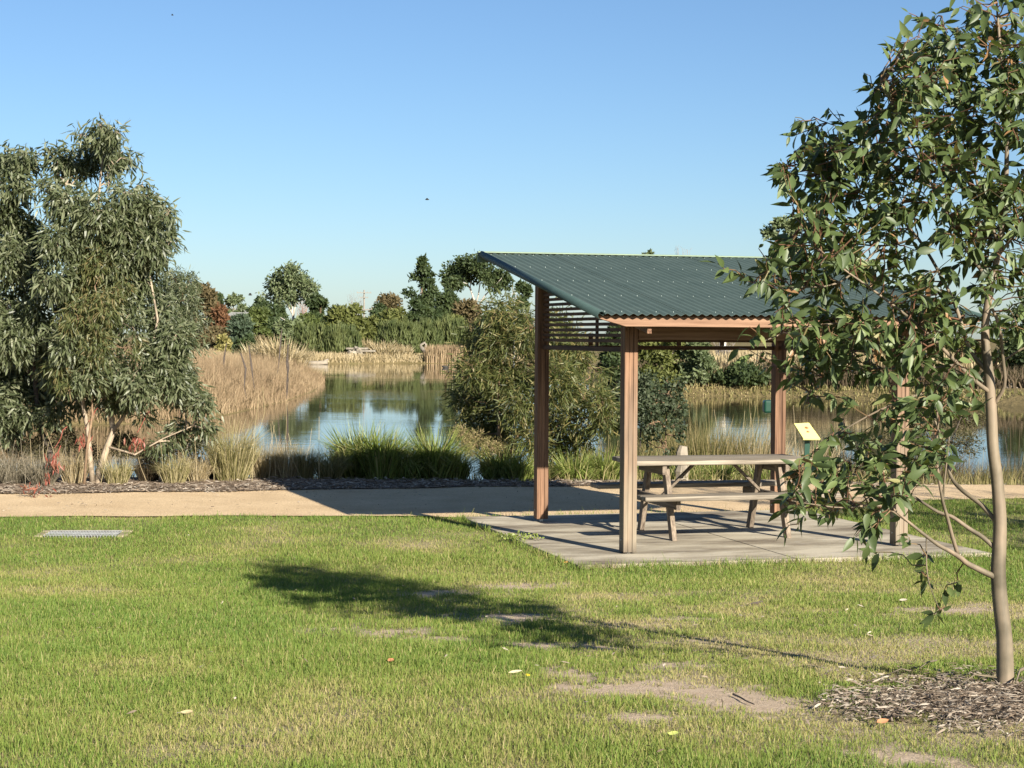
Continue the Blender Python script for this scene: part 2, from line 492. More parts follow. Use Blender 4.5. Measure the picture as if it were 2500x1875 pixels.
M['strawgreen'] = leaf_mat('straw_green_blade', ST((0.14, 0.14, 0.05), (0.26, 0.23, 0.10), (0.38, 0.32, 0.17), (0.48, 0.41, 0.25)), 0.3, 0.6, 0.2)
M['greystraw'] = leaf_mat('grey_straw_blade', ST((0.13, 0.11, 0.08), (0.22, 0.19, 0.14), (0.32, 0.28, 0.21)), 0.25, 0.6, 0.2)
M['deadbrown'] = leaf_mat('dead_brown_blade', ST((0.04, 0.03, 0.02), (0.09, 0.065, 0.04), (0.16, 0.12, 0.075)), 0.2, 0.7, 0.2)
M['rush'] = leaf_mat('rush_blade', ST((0.075, 0.075, 0.025), (0.15, 0.14, 0.05), (0.26, 0.215, 0.10), (0.36, 0.28, 0.16)), 0.25, 0.6, 0.2)
M['reed'] = leaf_mat('dry_reed_blade', ST((0.17, 0.115, 0.07), (0.27, 0.19, 0.118), (0.36, 0.265, 0.165), (0.44, 0.34, 0.21)), 0.3, 0.7, 0.15)
M['mulch'] = leaf_mat('mulch_chip', ST((0.09, 0.065, 0.045), (0.20, 0.155, 0.115), (0.28, 0.23, 0.18), (0.42, 0.37, 0.30)), 0.0, 0.85, 0.15)
G = {
 'dark':   leaf_mat('dark_green_leaf', ST((0.022, 0.036, 0.014), (0.040, 0.060, 0.022), (0.065, 0.085, 0.032)), 0.2, 0.6, 0.25),
 'olive':  leaf_mat('olive_leaf', ST((0.055, 0.066, 0.018), (0.095, 0.108, 0.030), (0.14, 0.150, 0.045)), 0.25, 0.6, 0.25),
 'bright': leaf_mat('mid_green_leaf', ST((0.040, 0.056, 0.016), (0.070, 0.092, 0.025), (0.11, 0.132, 0.04)), 0.25, 0.6, 0.25),
 'feather': leaf_mat('feathery_leaf', ST((0.045, 0.062, 0.022), (0.085, 0.105, 0.036), (0.13, 0.145, 0.055)), 0.25, 0.6, 0.25),
 'blue':   leaf_mat('bluish_leaf', ST((0.03, 0.048, 0.028), (0.055, 0.08, 0.048), (0.09, 0.115, 0.07)), 0.2, 0.6, 0.25),
 'gum':    leaf_mat('far_gum_leaf', ST((0.06, 0.085, 0.038), (0.11, 0.140, 0.065), (0.17, 0.195, 0.10)), 0.25, 0.5, 0.35),
 'brown':  leaf_mat('brown_green_leaf', ST((0.06, 0.05, 0.025), (0.11, 0.085, 0.042), (0.16, 0.125, 0.065)), 0.2, 0.7, 0.2),
 'rust':   leaf_mat('rust_leaf', ST((0.11, 0.055, 0.03), (0.17, 0.085, 0.045), (0.22, 0.12, 0.065)), 0.25, 0.7, 0.2),
 'yellow': leaf_mat('yellow_leaf', ST((0.17, 0.155, 0.05), (0.28, 0.25, 0.09), (0.34, 0.30, 0.13)), 0.3, 0.6, 0.2),
 'grey':   leaf_mat('grey_twig', ST((0.16, 0.14, 0.13), (0.24, 0.21, 0.19)), 0.0, 0.8, 0.2),
 'pink':   leaf_mat('pink_twig', ST((0.22, 0.15, 0.13), (0.30, 0.21, 0.18)), 0.0, 0.8, 0.2),
}
M['rock'] = plain('pale_rock', (0.25, 0.22, 0.175), 0.9, 0.35, 3, bumpd=0.05)
M['log'] = plain('grey_log', (0.20, 0.175, 0.14), 0.9, 0.3, 3, bumpd=0.02)
M['deadwhite'] = plain('bleached_wood', (0.235, 0.20, 0.155), 0.85, 0.2, 4)
M['green_paint'] = plain('dark_green_paint', (0.008, 0.045, 0.028), 0.4, 0.1, 8)
M['yellow_paint'] = plain('yellow_panel', (0.78, 0.72, 0.24), 0.28, 0.04, 5)
M['print'] = plain('brown_print', (0.27, 0.13, 0.06), 0.5, 0.2, 30)
M['pole'] = plain('pole_timber', (0.22, 0.20, 0.17), 0.85, 0.12, 2)
M['wall'] = plain('cream_wall', (0.62, 0.42, 0.24), 0.9, 0.06, 2)
M['whitewall'] = plain('white_wall', (0.65, 0.64, 0.60), 0.9, 0.05, 2)
M['roofgrey'] = plain('grey_tile_roof', (0.20, 0.20, 0.19), 0.8, 0.15, 2)
M['bird'] = plain('dark_feather', (0.03, 0.028, 0.025), 0.7, 0.2, 20)
M['pipe'] = plain('pale_pipe', (0.60, 0.58, 0.52), 0.7, 0.1, 6)

# ------------------------------------------------------------------ shelter frame in plan
SX, SY, SR = 0.976, 15.46, math.radians(15.29)
CU, SU = math.cos(SR), math.sin(SR)
def uv2w(u, v):
    return SX + u * CU - v * SU, SY + u * SU + v * CU
def w2uv(x, y):
    dx, dy = x - SX, y - SY
    return dx * CU + dy * SU, -dx * SU + dy * CU

_b = ground_at(2455, 1667)
TREE_XY = (_b[0], _b[1])
TB = np.array([_b[0], _b[1], float(gh(_b[0], _b[1]))])
print('tree base', TB)

# ------------------------------------------------------------------ the setting
def sheet(name, xs, ys, zf, mat, keep=None, rndf=None):
    X, Y = np.meshgrid(xs, ys)
    Z = zf(X, Y)
    g = Geo()
    nx, ny = len(xs), len(ys)
    i = np.arange(ny - 1)[:, None] * nx; j = np.arange(nx - 1)[None, :]
    q = np.stack([i + j, i + j + 1, i + nx + j + 1, i + nx + j], -1).reshape(-1, 4)
    if keep is not None:
        cx, cy = X.ravel()[q].mean(1), Y.ravel()[q].mean(1)
        q = q[keep(cx, cy)]
    g.v.append(np.stack([X.ravel(), Y.ravel(), Z.ravel()], 1)); g.l.append(q.ravel()); g.c.append(np.full(len(q), 4)); g.m.append(np.zeros(len(q)))
    g.r.append(np.full(X.size, 0.5) if rndf is None else rndf(X.ravel(), Y.ravel())); g.n = X.size
    o = g.obj(name, mat, smooth=True)
    return tag(o, kind='structure')

def PV1(u):     # near edge of the path: it widens to meet the back of the slab
    return np.interp(u, [-9, -6, -2.2, -0.9, -0.5, 3.0, 3.45, 6, 13], [4.8, 4.72, 4.10, 3.72, 3.47, 3.47, 4.25, 4.38, 4.4]) + 0.03 * np.sin(u * 3.7) * (np.abs(u - 1.3) > 2.2)
def PV2(u): return 7.12 - 0.03 * u + 0.06 * np.sin(u * 0.9 + 1) + 0.05 * np.sin(u * 2.9)           # far edge of the path

geo_x = lambda a, b, n: np.sign(b) * np.geomspace(abs(a), abs(b), n)
xs = np.concatenate([geo_x(28, -2500, 24)[::-1], np.arange(-27.5, 28, 0.75), geo_x(29, 2500, 24)])
ys = np.concatenate([np.arange(-12, 36, 0.6), np.arange(36, 182, 1.5), np.geomspace(184, 4000, 30)])
def zg(x, y):
    z = gh(x, y)
    u, v = w2uv(x, y)
    dip = (v < 9.6) & (np.abs(x) < 22)
    return np.where(dip, z - 0.14, z + 0.10 * (fbm(x * 0.35, y * 0.35, 3) - 0.5) * (y > 34))
sheet('ground', xs, ys, zg, M['ground'])

BARE = [((955, 1528), 0.46, 0.15), ((1090, 1545), 0.30, 0.10), ((1240, 1500), 0.42, 0.14), ((1050, 1440), 0.35, 0.14), ((1440, 1640), 0.26, 0.13), ((1545, 1665), 0.30, 0.13),
        ((1850, 1695), 0.27, 0.17), ((1760, 1705), 0.16, 0.10), ((1690, 1500), 0.26, 0.10), ((2190, 1830), 0.16, 0.08), ((1640, 1610), 0.28, 0.08), ((2350, 1850), 0.15, 0.07),
        ((1350, 1560), 0.30, 0.10), ((1560, 1735), 0.22, 0.06), ((1290, 1420), 0.35, 0.14), ((2300, 1480), 0.40, 0.12)]
BARE = [(ground_at(*p), a, b) for p, a, b in BARE]
MULCH_C = ground_at(2405, 1704)
def bare(x, y):
    """1 = bare soil, 0 = grass"""
    m = np.zeros(np.shape(x))
    wob = (fbm(x * 4.3, y * 3.1, 5) - 0.5) * 1.2 + (fbm(x * 17, y * 11, 8) - 0.5) * 1.5
    for c, a, b in BARE:
        d = np.hypot((x - c[0]) / (a * 1.25), (y - c[1]) / (b * 3.0))
        m = np.maximum(m, np.clip((1.0 - d + wob) / 0.75, 0, 1))
    return m
def thin(x, y):
    """0..1: how dry / thin the grass is (worn towards the right of the lawn)"""
    n = fbm(x * 1.25, y * 1.05, 21, 4)
    side = np.clip((x + 1.2 + 0.25 * (y - 10)) / 3.0, 0, 1) * np.clip((14.6 - y) / 3.0, 0, 1)
    return np.clip((n - 0.50) * (1.5 + 1.6 * side) + 0.09 + 0.38 * side + 0.45 * (fbm(x * 3.3, y * 2.2, 23, 3) - 0.5), 0, 1)
def mulchy(x, y):
    d = np.hypot((x - MULCH_C[0]) / 0.76, (y - MULCH_C[1]) / 1.0)
    return np.clip((1.0 - d + (fbm(x * 4, y * 4, 31) - 0.5) * 0.9 + (fbm(x * 15, y * 15, 33) - 0.5) * 0.6) / 0.55, 0, 1)

SL, SRr, SF, SB, STOP = -0.612, 3.215, -0.628, 3.404, 0.0
GR_C = ground_at(205, 1297)
def on_slab(x, y, m=0.0):
    u, v = w2uv(x, y)
    return (u > SL - m) & (u < SRr + m) & (v > SF - m) & (v < SB + m)
def lawn_keep(x, y):
    u, v = w2uv(x, y)
    return v < PV1(u) + 0.12
def soft(x, y): return 0.018 * (fbm(x * 1.7, y * 1.7, 9) - 0.5)
def zlawn(x, y): return gh(x, y) - 0.035 + soft(x, y)
sheet('lawn', np.arange(-11, 13, 0.1), np.arange(2.0, 23.0, 0.1), zlawn, M['soil'], lawn_keep,
      lambda x, y: np.clip(1 - bare(x, y) - 0.75 * thin(x, y), 0, 1))

def strip(name, v1, v2, dz, mat, n=14):
    us = np.arange(-9, 13, 0.15)
    g = Geo(); t = np.linspace(0, 1, n)
    U = np.repeat(us[:, None], n, 1); V = v1(us)[:, None] * (1 - t) + v2(us)[:, None] * t
    X, Y = uv2w(U, V)
    Z = gh(X, Y) + dz + 0.012 * (fbm(X * 2, Y * 2, 17) - 0.5)
    i = np.arange(len(us) - 1)[:, None] * n; j = np.arange(n - 1)[None, :]
    q = np.stack([i + j, i + j + 1, i + n + j + 1, i + n + j], -1).reshape(-1, 4)[:, ::-1]
    g.v.append(np.stack([X.ravel(), Y.ravel(), Z.ravel()], 1)); g.l.append(q.ravel()); g.c.append(np.full(len(q), 4)); g.m.append(np.zeros(len(q)))
    g.r.append(np.full(X.size, 0.5)); g.n = X.size
    return tag(g.obj(name, mat, smooth=True), kind='structure')
strip('gravel_path', PV1, PV2, -0.022, M['path'])
strip('garden_bed', lambda u: PV2(u) - 0.02, lambda u: PV2(u) * 0 + 10.2, -0.012, M['mulch_bed'])

wp = Geo()
wp.raw([(-26, 27.5, WATER_Z), (27, 27.5, WATER_Z), (27, 170, WATER_Z), (-26, 170, WATER_Z)], [(0, 1, 2, 3)])
tag(wp.obj('pond_water', M['water']), kind='structure')

# concrete slab: two panels with an open joint
slab = bpy.data.objects.new('concrete_slab', None); COL.objects.link(slab); tag(slab, kind='structure')
slab.location = (SX, SY, 0); slab.rotation_euler = (0, 0, SR)
def slab_panel(u0, u1):
    b = bm_box((u0, SF, -0.10), (u1, SB, STOP), 0.006, 2)
    return part('slab_panel', b, M['concrete'], slab)
slab_panel(SL, 1.345); slab_panel(1.357, SRr)

# ------------------------------------------------------------------ grass blades
def blades(P, H, Wd, lean_dir, lean, rnd, g, seg=1):
    n = len(P)
    side = np.stack([-np.sin(lean_dir), np.cos(lean_dir), np.zeros(n)], 1)
    rot = R.uniform(0, 2 * np.pi, n)
    side = np.stack([np.cos(rot), np.sin(rot), np.zeros(n)], 1)
    ld = np.stack([np.cos(lean_dir), np.sin(lean_dir), np.zeros(n)], 1)
    up = np.array([0, 0, 1.0])
    if seg == 1:
        tip = P + up * (H * np.cos(lean))[:, None] + ld * (H * np.sin(lean))[:, None]
        v = np.stack([P - side * (Wd / 2)[:, None], P + side * (Wd / 2)[:, None], tip + side * (Wd * 0.15)[:, None], tip - side * (Wd * 0.15)[:, None]], 1)
        g.tpl(v, [(0, 1, 2, 3)], rnd)
    else:
        # bent blade: base, middle, tip
        mid = P + up * (H * 0.6 * np.cos(lean * 0.5))[:, None] + ld * (H * 0.6 * np.sin(lean * 0.5))[:, None]
        tip = mid + up * (H * 0.5 * np.cos(lean * 1.6))[:, None] + ld * (H * 0.5 * np.sin(lean * 1.6))[:, None]
        s = side
        v = np.stack([P - s * (Wd / 2)[:, None], P + s * (Wd / 2)[:, None], mid + s * (Wd * 0.42)[:, None], mid - s * (Wd * 0.42)[:, None], tip], 1)
        g.tpl(v, [(0, 1, 2, 3), (3, 2, 4)], rnd)

def lawn_grass():
    g = Geo()
    for y0, y1, dens in ((4.8, 7.0, 15000), (7.0, 9.5, 12500), (9.5, 12.5, 8200), (12.5, 16, 5400), (16, 21.5, 3200)):
        hw = 0.30 * y1 + 0.9
        n = int(dens * (y1 - y0) * 2 * hw)
        x, y = R.uniform(-hw, hw, n), R.uniform(y0, y1, n)
        u, v = w2uv(x, y)
        th = thin(x, y)
        k = (v < PV1(u) + 0.035 * R.normal(size=n) + 0.10 * (fbm(u * 2.2, u * 0 + 3, 5) - 0.5)) & ~on_slab(x, y, -0.01)
        k &= ~((np.abs(x - GR_C[0]) < 0.40 + 0.05 * np.sin(y * 21)) & (np.abs(y - GR_C[1]) < 0.20 + 0.05 * np.sin(x * 9)))
        k &= R.uniform(0, 1, n) > bare(x, y) * 0.985
        k &= R.uniform(0, 1, n) > mulchy(x, y) * 1.0
        k &= R.uniform(0, 1, n) > 0.5 * th
        x, y, th = x[k], y[k], th[k]; n = len(x)
        clump = fbm(x * 5, y * 5, 41, 3)
        H = (0.014 + 0.036 * clump) * R.uniform(0.6, 1.35, n) * (1 - 0.45 * th)
        H *= 1 + 0.9 * (R.uniform(0, 1, n) > 0.985)
        # taller fringe against the slab
        edge = on_slab(x, y, 0.07)
        H = np.where(edge, H * 1.5 + 0.02, H)
        rnd = np.clip(0.70 - 0.55 * th + 0.30 * (fbm(x * 0.8, y * 0.8, 77) - 0.5) * 2 + R.normal(0, 0.17, n), 0, 1)
        rnd = np.where(R.uniform(0, 1, n) < 0.10, R.uniform(0, 0.25, n), rnd)
        P = np.stack([x, y, zlawn(x, y) - 0.002], 1)
        sc = 0.0033 * (1 + 0.05 * (y - 6))
        blades(P, H, sc * R.uniform(0.7, 1.4, n), R.uniform(0, 2 * np.pi, n), np.abs(R.normal(0.55, 0.35, n)).clip(0, 1.35), rnd, g)
    o = g.obj('lawn_grass', M['grass'])
    return tag(o, 'short green and dry grass covering the lawn', 'grass', kind='stuff')
lawn_grass()

# ------------------------------------------------------------------ picnic shelter
PW, DP, PT = 2.604, 2.716, 0.12             # post spacing, depth, post size
ZE, ZR, UL, UR, VF, VB = 2.081, 2.753, -0.43, 3.16, -0.58, 3.428
SLOPE = (ZR - ZE) / (VB - VF)
def zroof(v): return ZE + SLOPE * (v - VF)  # top of the sheets
sh = thing('picnic_shelter', 'open timber picnic shelter with dark green corrugated skillion roof on slab', 'shelter', (SX, SY, 0), rz=SR)
def sp(name, bm, mat, parent=None, smooth=False):
    return part(name, bm, mat, parent or sh, smooth)

for (pu, pv) in ((0, 0), (PW, 0), (0, DP), (PW, DP)):
    front = pv == 0
    zt = zroof(pv) - 0.075
    zb = 0.012 if front else 0.03
    PM = M['post'] if front else M['post_rear']
    post = sp('post', bm_box((pu + 0.0405, pv + 0.004, zb), (pu + 0.0795, pv + PT - 0.004, zroof(pv) - 0.192), 0.002), PM)
    for k, a in enumerate((0.0, 0.0815)):
        part('board', bm_box((pu + a, pv, zb), (pu + a + 0.0385, pv + PT, zt), 0.003), PM, post)
    part('foot', bm_box((pu + 0.045, pv + 0.035, 0.0), (pu + 0.075, pv + PT - 0.03, zb), 0), M['galv'], post)
    for zz in (zt - 0.10, 0.12):
        bb = bmesh.new(); bmesh.ops.create_cone(bb, cap_ends=True, segments=8, radius1=0.009, radius2=0.009, depth=0.01, matrix=Matrix.Translation((pu - 0.004, pv + 0.06, zz)) @ Matrix.Rotation(math.pi / 2, 4, 'Y'))
        part('bolt', bb, M['galv'], post)

# front fascia beam with raking cut ends, under the eave
zf1 = zroof(-0.53) - 0.030
zf0 = 1.973
poly = [(UL + 0.015, zf1), (UL + 0.015, zf1 - 0.018), (-0.165, zf0), (PW + PT + 0.165, zf0), (UR - 0.015, zf1 - 0.018), (UR - 0.015, zf1)]
sp('fascia_beam', bm_prism(poly, 1, -0.503, -0.460, 0.002), M['beam_u'])
# rear plate and side beams
zr0 = zroof(DP + 0.15) - 0.06
print('zr0', zr0); sp('rear_beam', bm_box((PT + 0.003, DP + 0.07, zr0 - 0.14), (PW - 0.003, DP + 0.115, zr0), 0.003), M['beam_u'])
def raking(name, u0, u1, v0, v1, depth, top, mat):
    """a timber lying along the slope"""
    poly = [(v0, zroof(v0) - top), (v0, zroof(v0) - top - depth), (v1, zroof(v1) - top - depth), (v1, zroof(v1) - top)]
    return sp(name, bm_prism(poly, 0, u0, u1, 0.002), mat)
for u in (0.0405, 1.34, PW + 0.0405):
    raking('rafter', u, u + 0.039, -0.458, VB - 0.12, 0.117, 0.070, M['beam_v'])
for v in (-0.40, 0.40, 1.34, 2.29, 3.24):
    poly = [(v, zroof(v) - 0.028), (v, zroof(v) - 0.068), (v + 0.06, zroof(v + 0.06) - 0.068), (v + 0.06, zroof(v + 0.06) - 0.028)]
    sp('purlin', bm_prism(poly, 0, UL + 0.04, UR - 0.04, 0.002), M['beam_u'])
sp('front_plate', bm_box((PT + 0.01, 0.02, 1.862), (PW - 0.01, 0.065, 1.985), 0.003), M['beam_u'])

# slatted screens: left, right and back
ZS0 = 1.783
pitch, sh_h = 0.0505, 0.030
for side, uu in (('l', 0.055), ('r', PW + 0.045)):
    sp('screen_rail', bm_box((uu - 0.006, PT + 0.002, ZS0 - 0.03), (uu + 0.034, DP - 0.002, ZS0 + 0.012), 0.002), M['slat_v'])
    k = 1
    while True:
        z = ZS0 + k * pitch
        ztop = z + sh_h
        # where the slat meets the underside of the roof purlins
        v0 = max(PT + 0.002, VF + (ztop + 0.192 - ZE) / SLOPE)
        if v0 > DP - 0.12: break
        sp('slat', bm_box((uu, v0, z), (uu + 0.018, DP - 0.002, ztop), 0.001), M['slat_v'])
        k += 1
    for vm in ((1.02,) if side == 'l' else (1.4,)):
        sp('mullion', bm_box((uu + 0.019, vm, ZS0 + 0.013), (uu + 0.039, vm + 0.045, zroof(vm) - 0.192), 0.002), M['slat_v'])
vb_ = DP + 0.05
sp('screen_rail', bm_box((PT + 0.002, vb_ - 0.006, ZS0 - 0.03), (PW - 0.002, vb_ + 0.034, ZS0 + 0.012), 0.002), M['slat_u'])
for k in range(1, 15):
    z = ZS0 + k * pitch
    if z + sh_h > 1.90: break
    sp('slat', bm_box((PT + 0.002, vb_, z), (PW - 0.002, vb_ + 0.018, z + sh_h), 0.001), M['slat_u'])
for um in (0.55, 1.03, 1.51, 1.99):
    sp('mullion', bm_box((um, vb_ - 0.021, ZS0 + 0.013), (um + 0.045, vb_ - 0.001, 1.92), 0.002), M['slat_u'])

# corrugated sheets, each one a part
CP, CA = 0.0762, 0.0085
def corr(name, u0, u1, lift):
    g = Geo()
    us = np.arange(u0, u1 + 1e-6, CP / 8)
    prof = CA * np.cos((us - UL) / CP * 2 * np.pi)
    vs = np.array([VF, VF + 0.008, VB - 0.008, VB])
    nn = np.array([0, -SLOPE, 1.0]); nn /= np.linalg.norm(nn)
    V = []
    for th in (0, -0.0012):
        for v in vs:
            p = np.stack([us, np.full(len(us), v), np.full(len(us), zroof(v) - CA)], 1) + (prof + lift + th)[:, None] * nn
            V.append(p)
    V = np.array(V); n = len(us)
    idx = np.arange(8 * n).reshape(8, n)
    f = []
    for a, b, flip in ((0, 1, 0), (1, 2, 0), (2, 3, 0), (4, 5, 1), (5, 6, 1), (6, 7, 1), (4, 0, 0), (3, 7, 0)):
        for i in range(n - 1):
            q = (idx[a, i], idx[a, i + 1], idx[b, i + 1], idx[b, i])
            f.append(q[::-1] if flip else q)
    g.raw(V.reshape(-1, 3), f)
    o = bpy.data.objects.new(name, g.mesh(name, M['roof'], True)); COL.objects.link(o); o.parent = sh
    return o
edges = [UL + CP * k for k in (0, 10, 20, 30, 40, 47.5)]
for i in range(5):
    corr('roof_sheet', edges[i], edges[i + 1] + (CP * 0.9 if i < 4 else 0), 0.0018 * (i % 2) + 0.0006 * i)
gs = Geo()
ring = [(math.cos(a), math.sin(a)) for a in np.linspace(0, 2 * math.pi, 7)[:-1]]
for v in (-0.50, 0.42, 1.36, 2.31, 3.27):
    kk = 1
    while kk < 47:
        u = UL + CP * kk + R.normal(0, 0.002)
        z = zroof(v) + 0.003
        rr = 0.0038
        vs_ = [(u + rr * c, v + rr * s, z - 0.004) for c, s in ring] + [(u + rr * 0.7 * c, v + rr * 0.7 * s, z + 0.006) for c, s in ring]
        gs.raw(vs_, [tuple(range(6, 12))] + [(i, (i + 1) % 6, 6 + (i + 1) % 6, 6 + i) for i in range(6)])
        kk += 3 if kk % 10 == 9 else 2
sc_ = bpy.data.objects.new('roof_screws', gs.mesh('roof_screws', M['screw'])); COL.objects.link(sc_); sc_.parent = sh; sc_['kind'] = 'stuff'
# pale flashing along the high edge, rolled barge caps down both rakes
sp('ridge_flashing', bm_prism([(VB - 0.01, zroof(VB) + 0.014), (VB + 0.035, zroof(VB) + 0.018), (VB + 0.035, zroof(VB) - 0.10), (VB + 0.025, zroof(VB) - 0.10), (VB + 0.025, zroof(VB) + 0.010), (VB - 0.004, zroof(VB) + 0.002), (VB - 0.01, zroof(VB) + 0.002)], 0, UL - 0.02, UR + 0.02, 0), M['cap'])
for ue, s in ((UL, 1), (UR, -1)):
    g = Geo()
    th = np.linspace(math.radians(-75), math.radians(165), 12)
    prof = [(ue + s * 0.022 - s * 0.036 * math.cos(a) * 1.0, 0.036 * math.sin(a)) for a in th]
    V = []
    for v in (VF - 0.015, VB + 0.01):
        for (pu, pz) in prof:
            V.append((pu, v, zroof(v) - 0.018 + pz))
        for (pu, pz) in prof:
            V.append((ue + s * 0.022 + (pu - ue - s * 0.022) * 0.93, v, zroof(v) - 0.018 + pz * 0.93))
    n = len(prof); f = []
    for i in range(n - 1):
        f += [(i, i + 1, 2 * n + i + 1, 2 * n + i), (n + i + 1, n + i, 3 * n + i, 3 * n + i + 1), (i, n + i, n + i + 1, i + 1), (2 * n + i, 2 * n + i + 1, 3 * n + i + 1, 3 * n + i)]
    f += [(0, 2 * n, 3 * n, n), (n - 1, 2 * n - 1, 4 * n - 1, 3 * n - 1)]
    g.raw(V, f)
    o = bpy.data.objects.new('barge_cap', g.mesh('barge_cap', M['barge'], True)); COL.objects.link(o); o.parent = sh

# ------------------------------------------------------------------ picnic table
TC_U, TC_V = 1.36, 1.33
tx, ty = uv2w(TC_U, TC_V)
tb = thing('picnic_table', 'weathered grey timber picnic table with fixed benches under the shelter roof', 'table', (tx, ty, 0), rz=SR)
def tp(name, lo, hi, mat, bev=0.004, seg=1):
    return part(name, bm_box(lo, hi, bev, seg), mat, tb)
HL = 0.98
zt = 0.735
for k in range(5):
    y0 = -0.37 + k * 0.149
    tp('plank', (-HL + 0.07 + R.uniform(-.006, .006), y0, zt - 0.045), (HL - 0.09 + R.uniform(-.006, .006), y0 + 0.142, zt + R.uniform(-.002, .002)), M['table_u'], 0.012, 3)
for s in (-1, 1):
    for k in range(2):
        a = s * (0.56 + k * 0.135)
        tp('bench_plank', (-HL, min(a, a + s * 0.125), 0.398), (HL, max(a, a + s * 0.125), 0.443 + R.uniform(-.002, .002)), M['table_u'], 0.012, 3)
for uu in (-0.62, 0.62):
    # cross bearers: one under the top, one carrying the benches
    tp('bearer', (uu - 0.022, -0.34, zt - 0.135), (uu + 0.022, 0.34, zt - 0.047), M['table_v'])
    tp('bearer', (uu - 0.022, -0.71, 0.306), (uu + 0.022, 0.71, 0.396), M['table_v'])
    for s in (-1, 1):
        # splayed legs outside the bearers
        o_ = uu + (0.024 if uu < 0 else -0.070)
        poly = [(s * 0.50, 0.0), (s * 0.41, 0.0), (s * 0.175, zt - 0.05), (s * 0.265, zt - 0.05)]
        part('leg', bm_prism(poly, 0, o_, o_ + 0.046, 0.003), M['table_z'], tb)
    # diagonal brace from the bench bearer up to the middle of the top
    d = 1 if uu < 0 else -1
    poly = [(uu + d * 0.07, 0.33), (uu + d * 0.07, 0.365), (uu + d * 0.40, zt - 0.06), (uu + d * 0.435, zt - 0.06)]
    part('brace', bm_prism(poly, 1, -0.022, 0.022, 0.002), M['table_v'], tb)

# ------------------------------------------------------------------ drain grate in the lawn
gr = thing('drain_grate', 'galvanised steel drain grate set in a concrete surround in lawn', 'grate', (GR_C[0], GR_C[1], GR_C[2] - 0.026), rz=math.radians(4))
def gp(name, lo, hi, mat, bev=0.002): return part(name, bm_box(lo, hi, bev), mat, gr)
gp('concrete_surround', (-0.43, 0.152, -0.06), (0.43, 0.25, 0.012), M['dirty_concrete'], 0.01)
gp('concrete_surround', (-0.43, -0.24, -0.06), (-0.345, 0.15, 0.010), M['dirty_concrete'], 0.01)
gp('concrete_surround', (0.345, -0.24, -0.06), (0.43, 0.15, 0.010), M['dirty_concrete'], 0.01)
gp('pit', (-0.344, -0.24, -0.10), (0.344, 0.15, -0.07), M['bark_dark'], 0)
for k in range(25):
    x = -0.33 + k * 0.0275
    gp('bar', (x - 0.003, -0.235, -0.025), (x + 0.003, 0.145, 0.012), M['galv'], 0)
for y in (-0.22, -0.10, 0.02, 0.135):
    gp('cross_bar', (-0.342, y - 0.004, 0.0125), (0.342, y + 0.004, 0.018), M['galv'], 0)

# ------------------------------------------------------------------ leaves and trees
def leaf_cloud(g, P, D, N, L, Wd, rnd, fold=0.0, kind='rhomb'):
    D = unit(D); S = unit(np.cross(D, N)); N = np.cross(S, D)
    L = L[:, None]; Wd = Wd[:, None]
    if kind == 'rhomb':
        v = np.stack([P, P + D * L * 0.45 + S * Wd * 0.5, P + D * L - N * L * 0.08, P + D * L * 0.45 - S * Wd * 0.5], 1)
        g.tpl(v, [(0, 1, 2, 3)], rnd)
    else:
        v = np.stack([P, P + D * L * 0.3 + S * Wd * 0.5, P + D * L * 0.3 - S * Wd * 0.5,
                      P + D * L * 0.68 + S * Wd * 0.36 - N * L * 0.05, P + D * L * 0.68 - S * Wd * 0.36 - N * L * 0.05, P + D * L - N * L * 0.14], 1)
        g.tpl(v, [(0, 1, 2), (1, 3, 4, 2), (3, 5, 4)], rnd)

def rand_dir(n):
    return unit(R.normal(size=(n, 3)))

def px_poly(pts, Y, dys=None):
    """photo-pixel polyline at distance Y (+ offsets) -> 3D points"""
    dys = np.zeros(len(pts)) if dys is None else dys
    return np.array([at(p[0], p[1], Y + d) for p, d in zip(pts, dys)])

def wander(a, b, n=5, amp=0.08):
    a, b = np.asarray(a, float), np.asarray(b, float)
    t = np.linspace(0, 1, n)[:, None]
    p = a * (1 - t) + b * t
    ln = np.linalg.norm(b - a)
    off = R.normal(0, amp * ln, (n, 3)) * np.sin(np.pi * t)
    return p + off

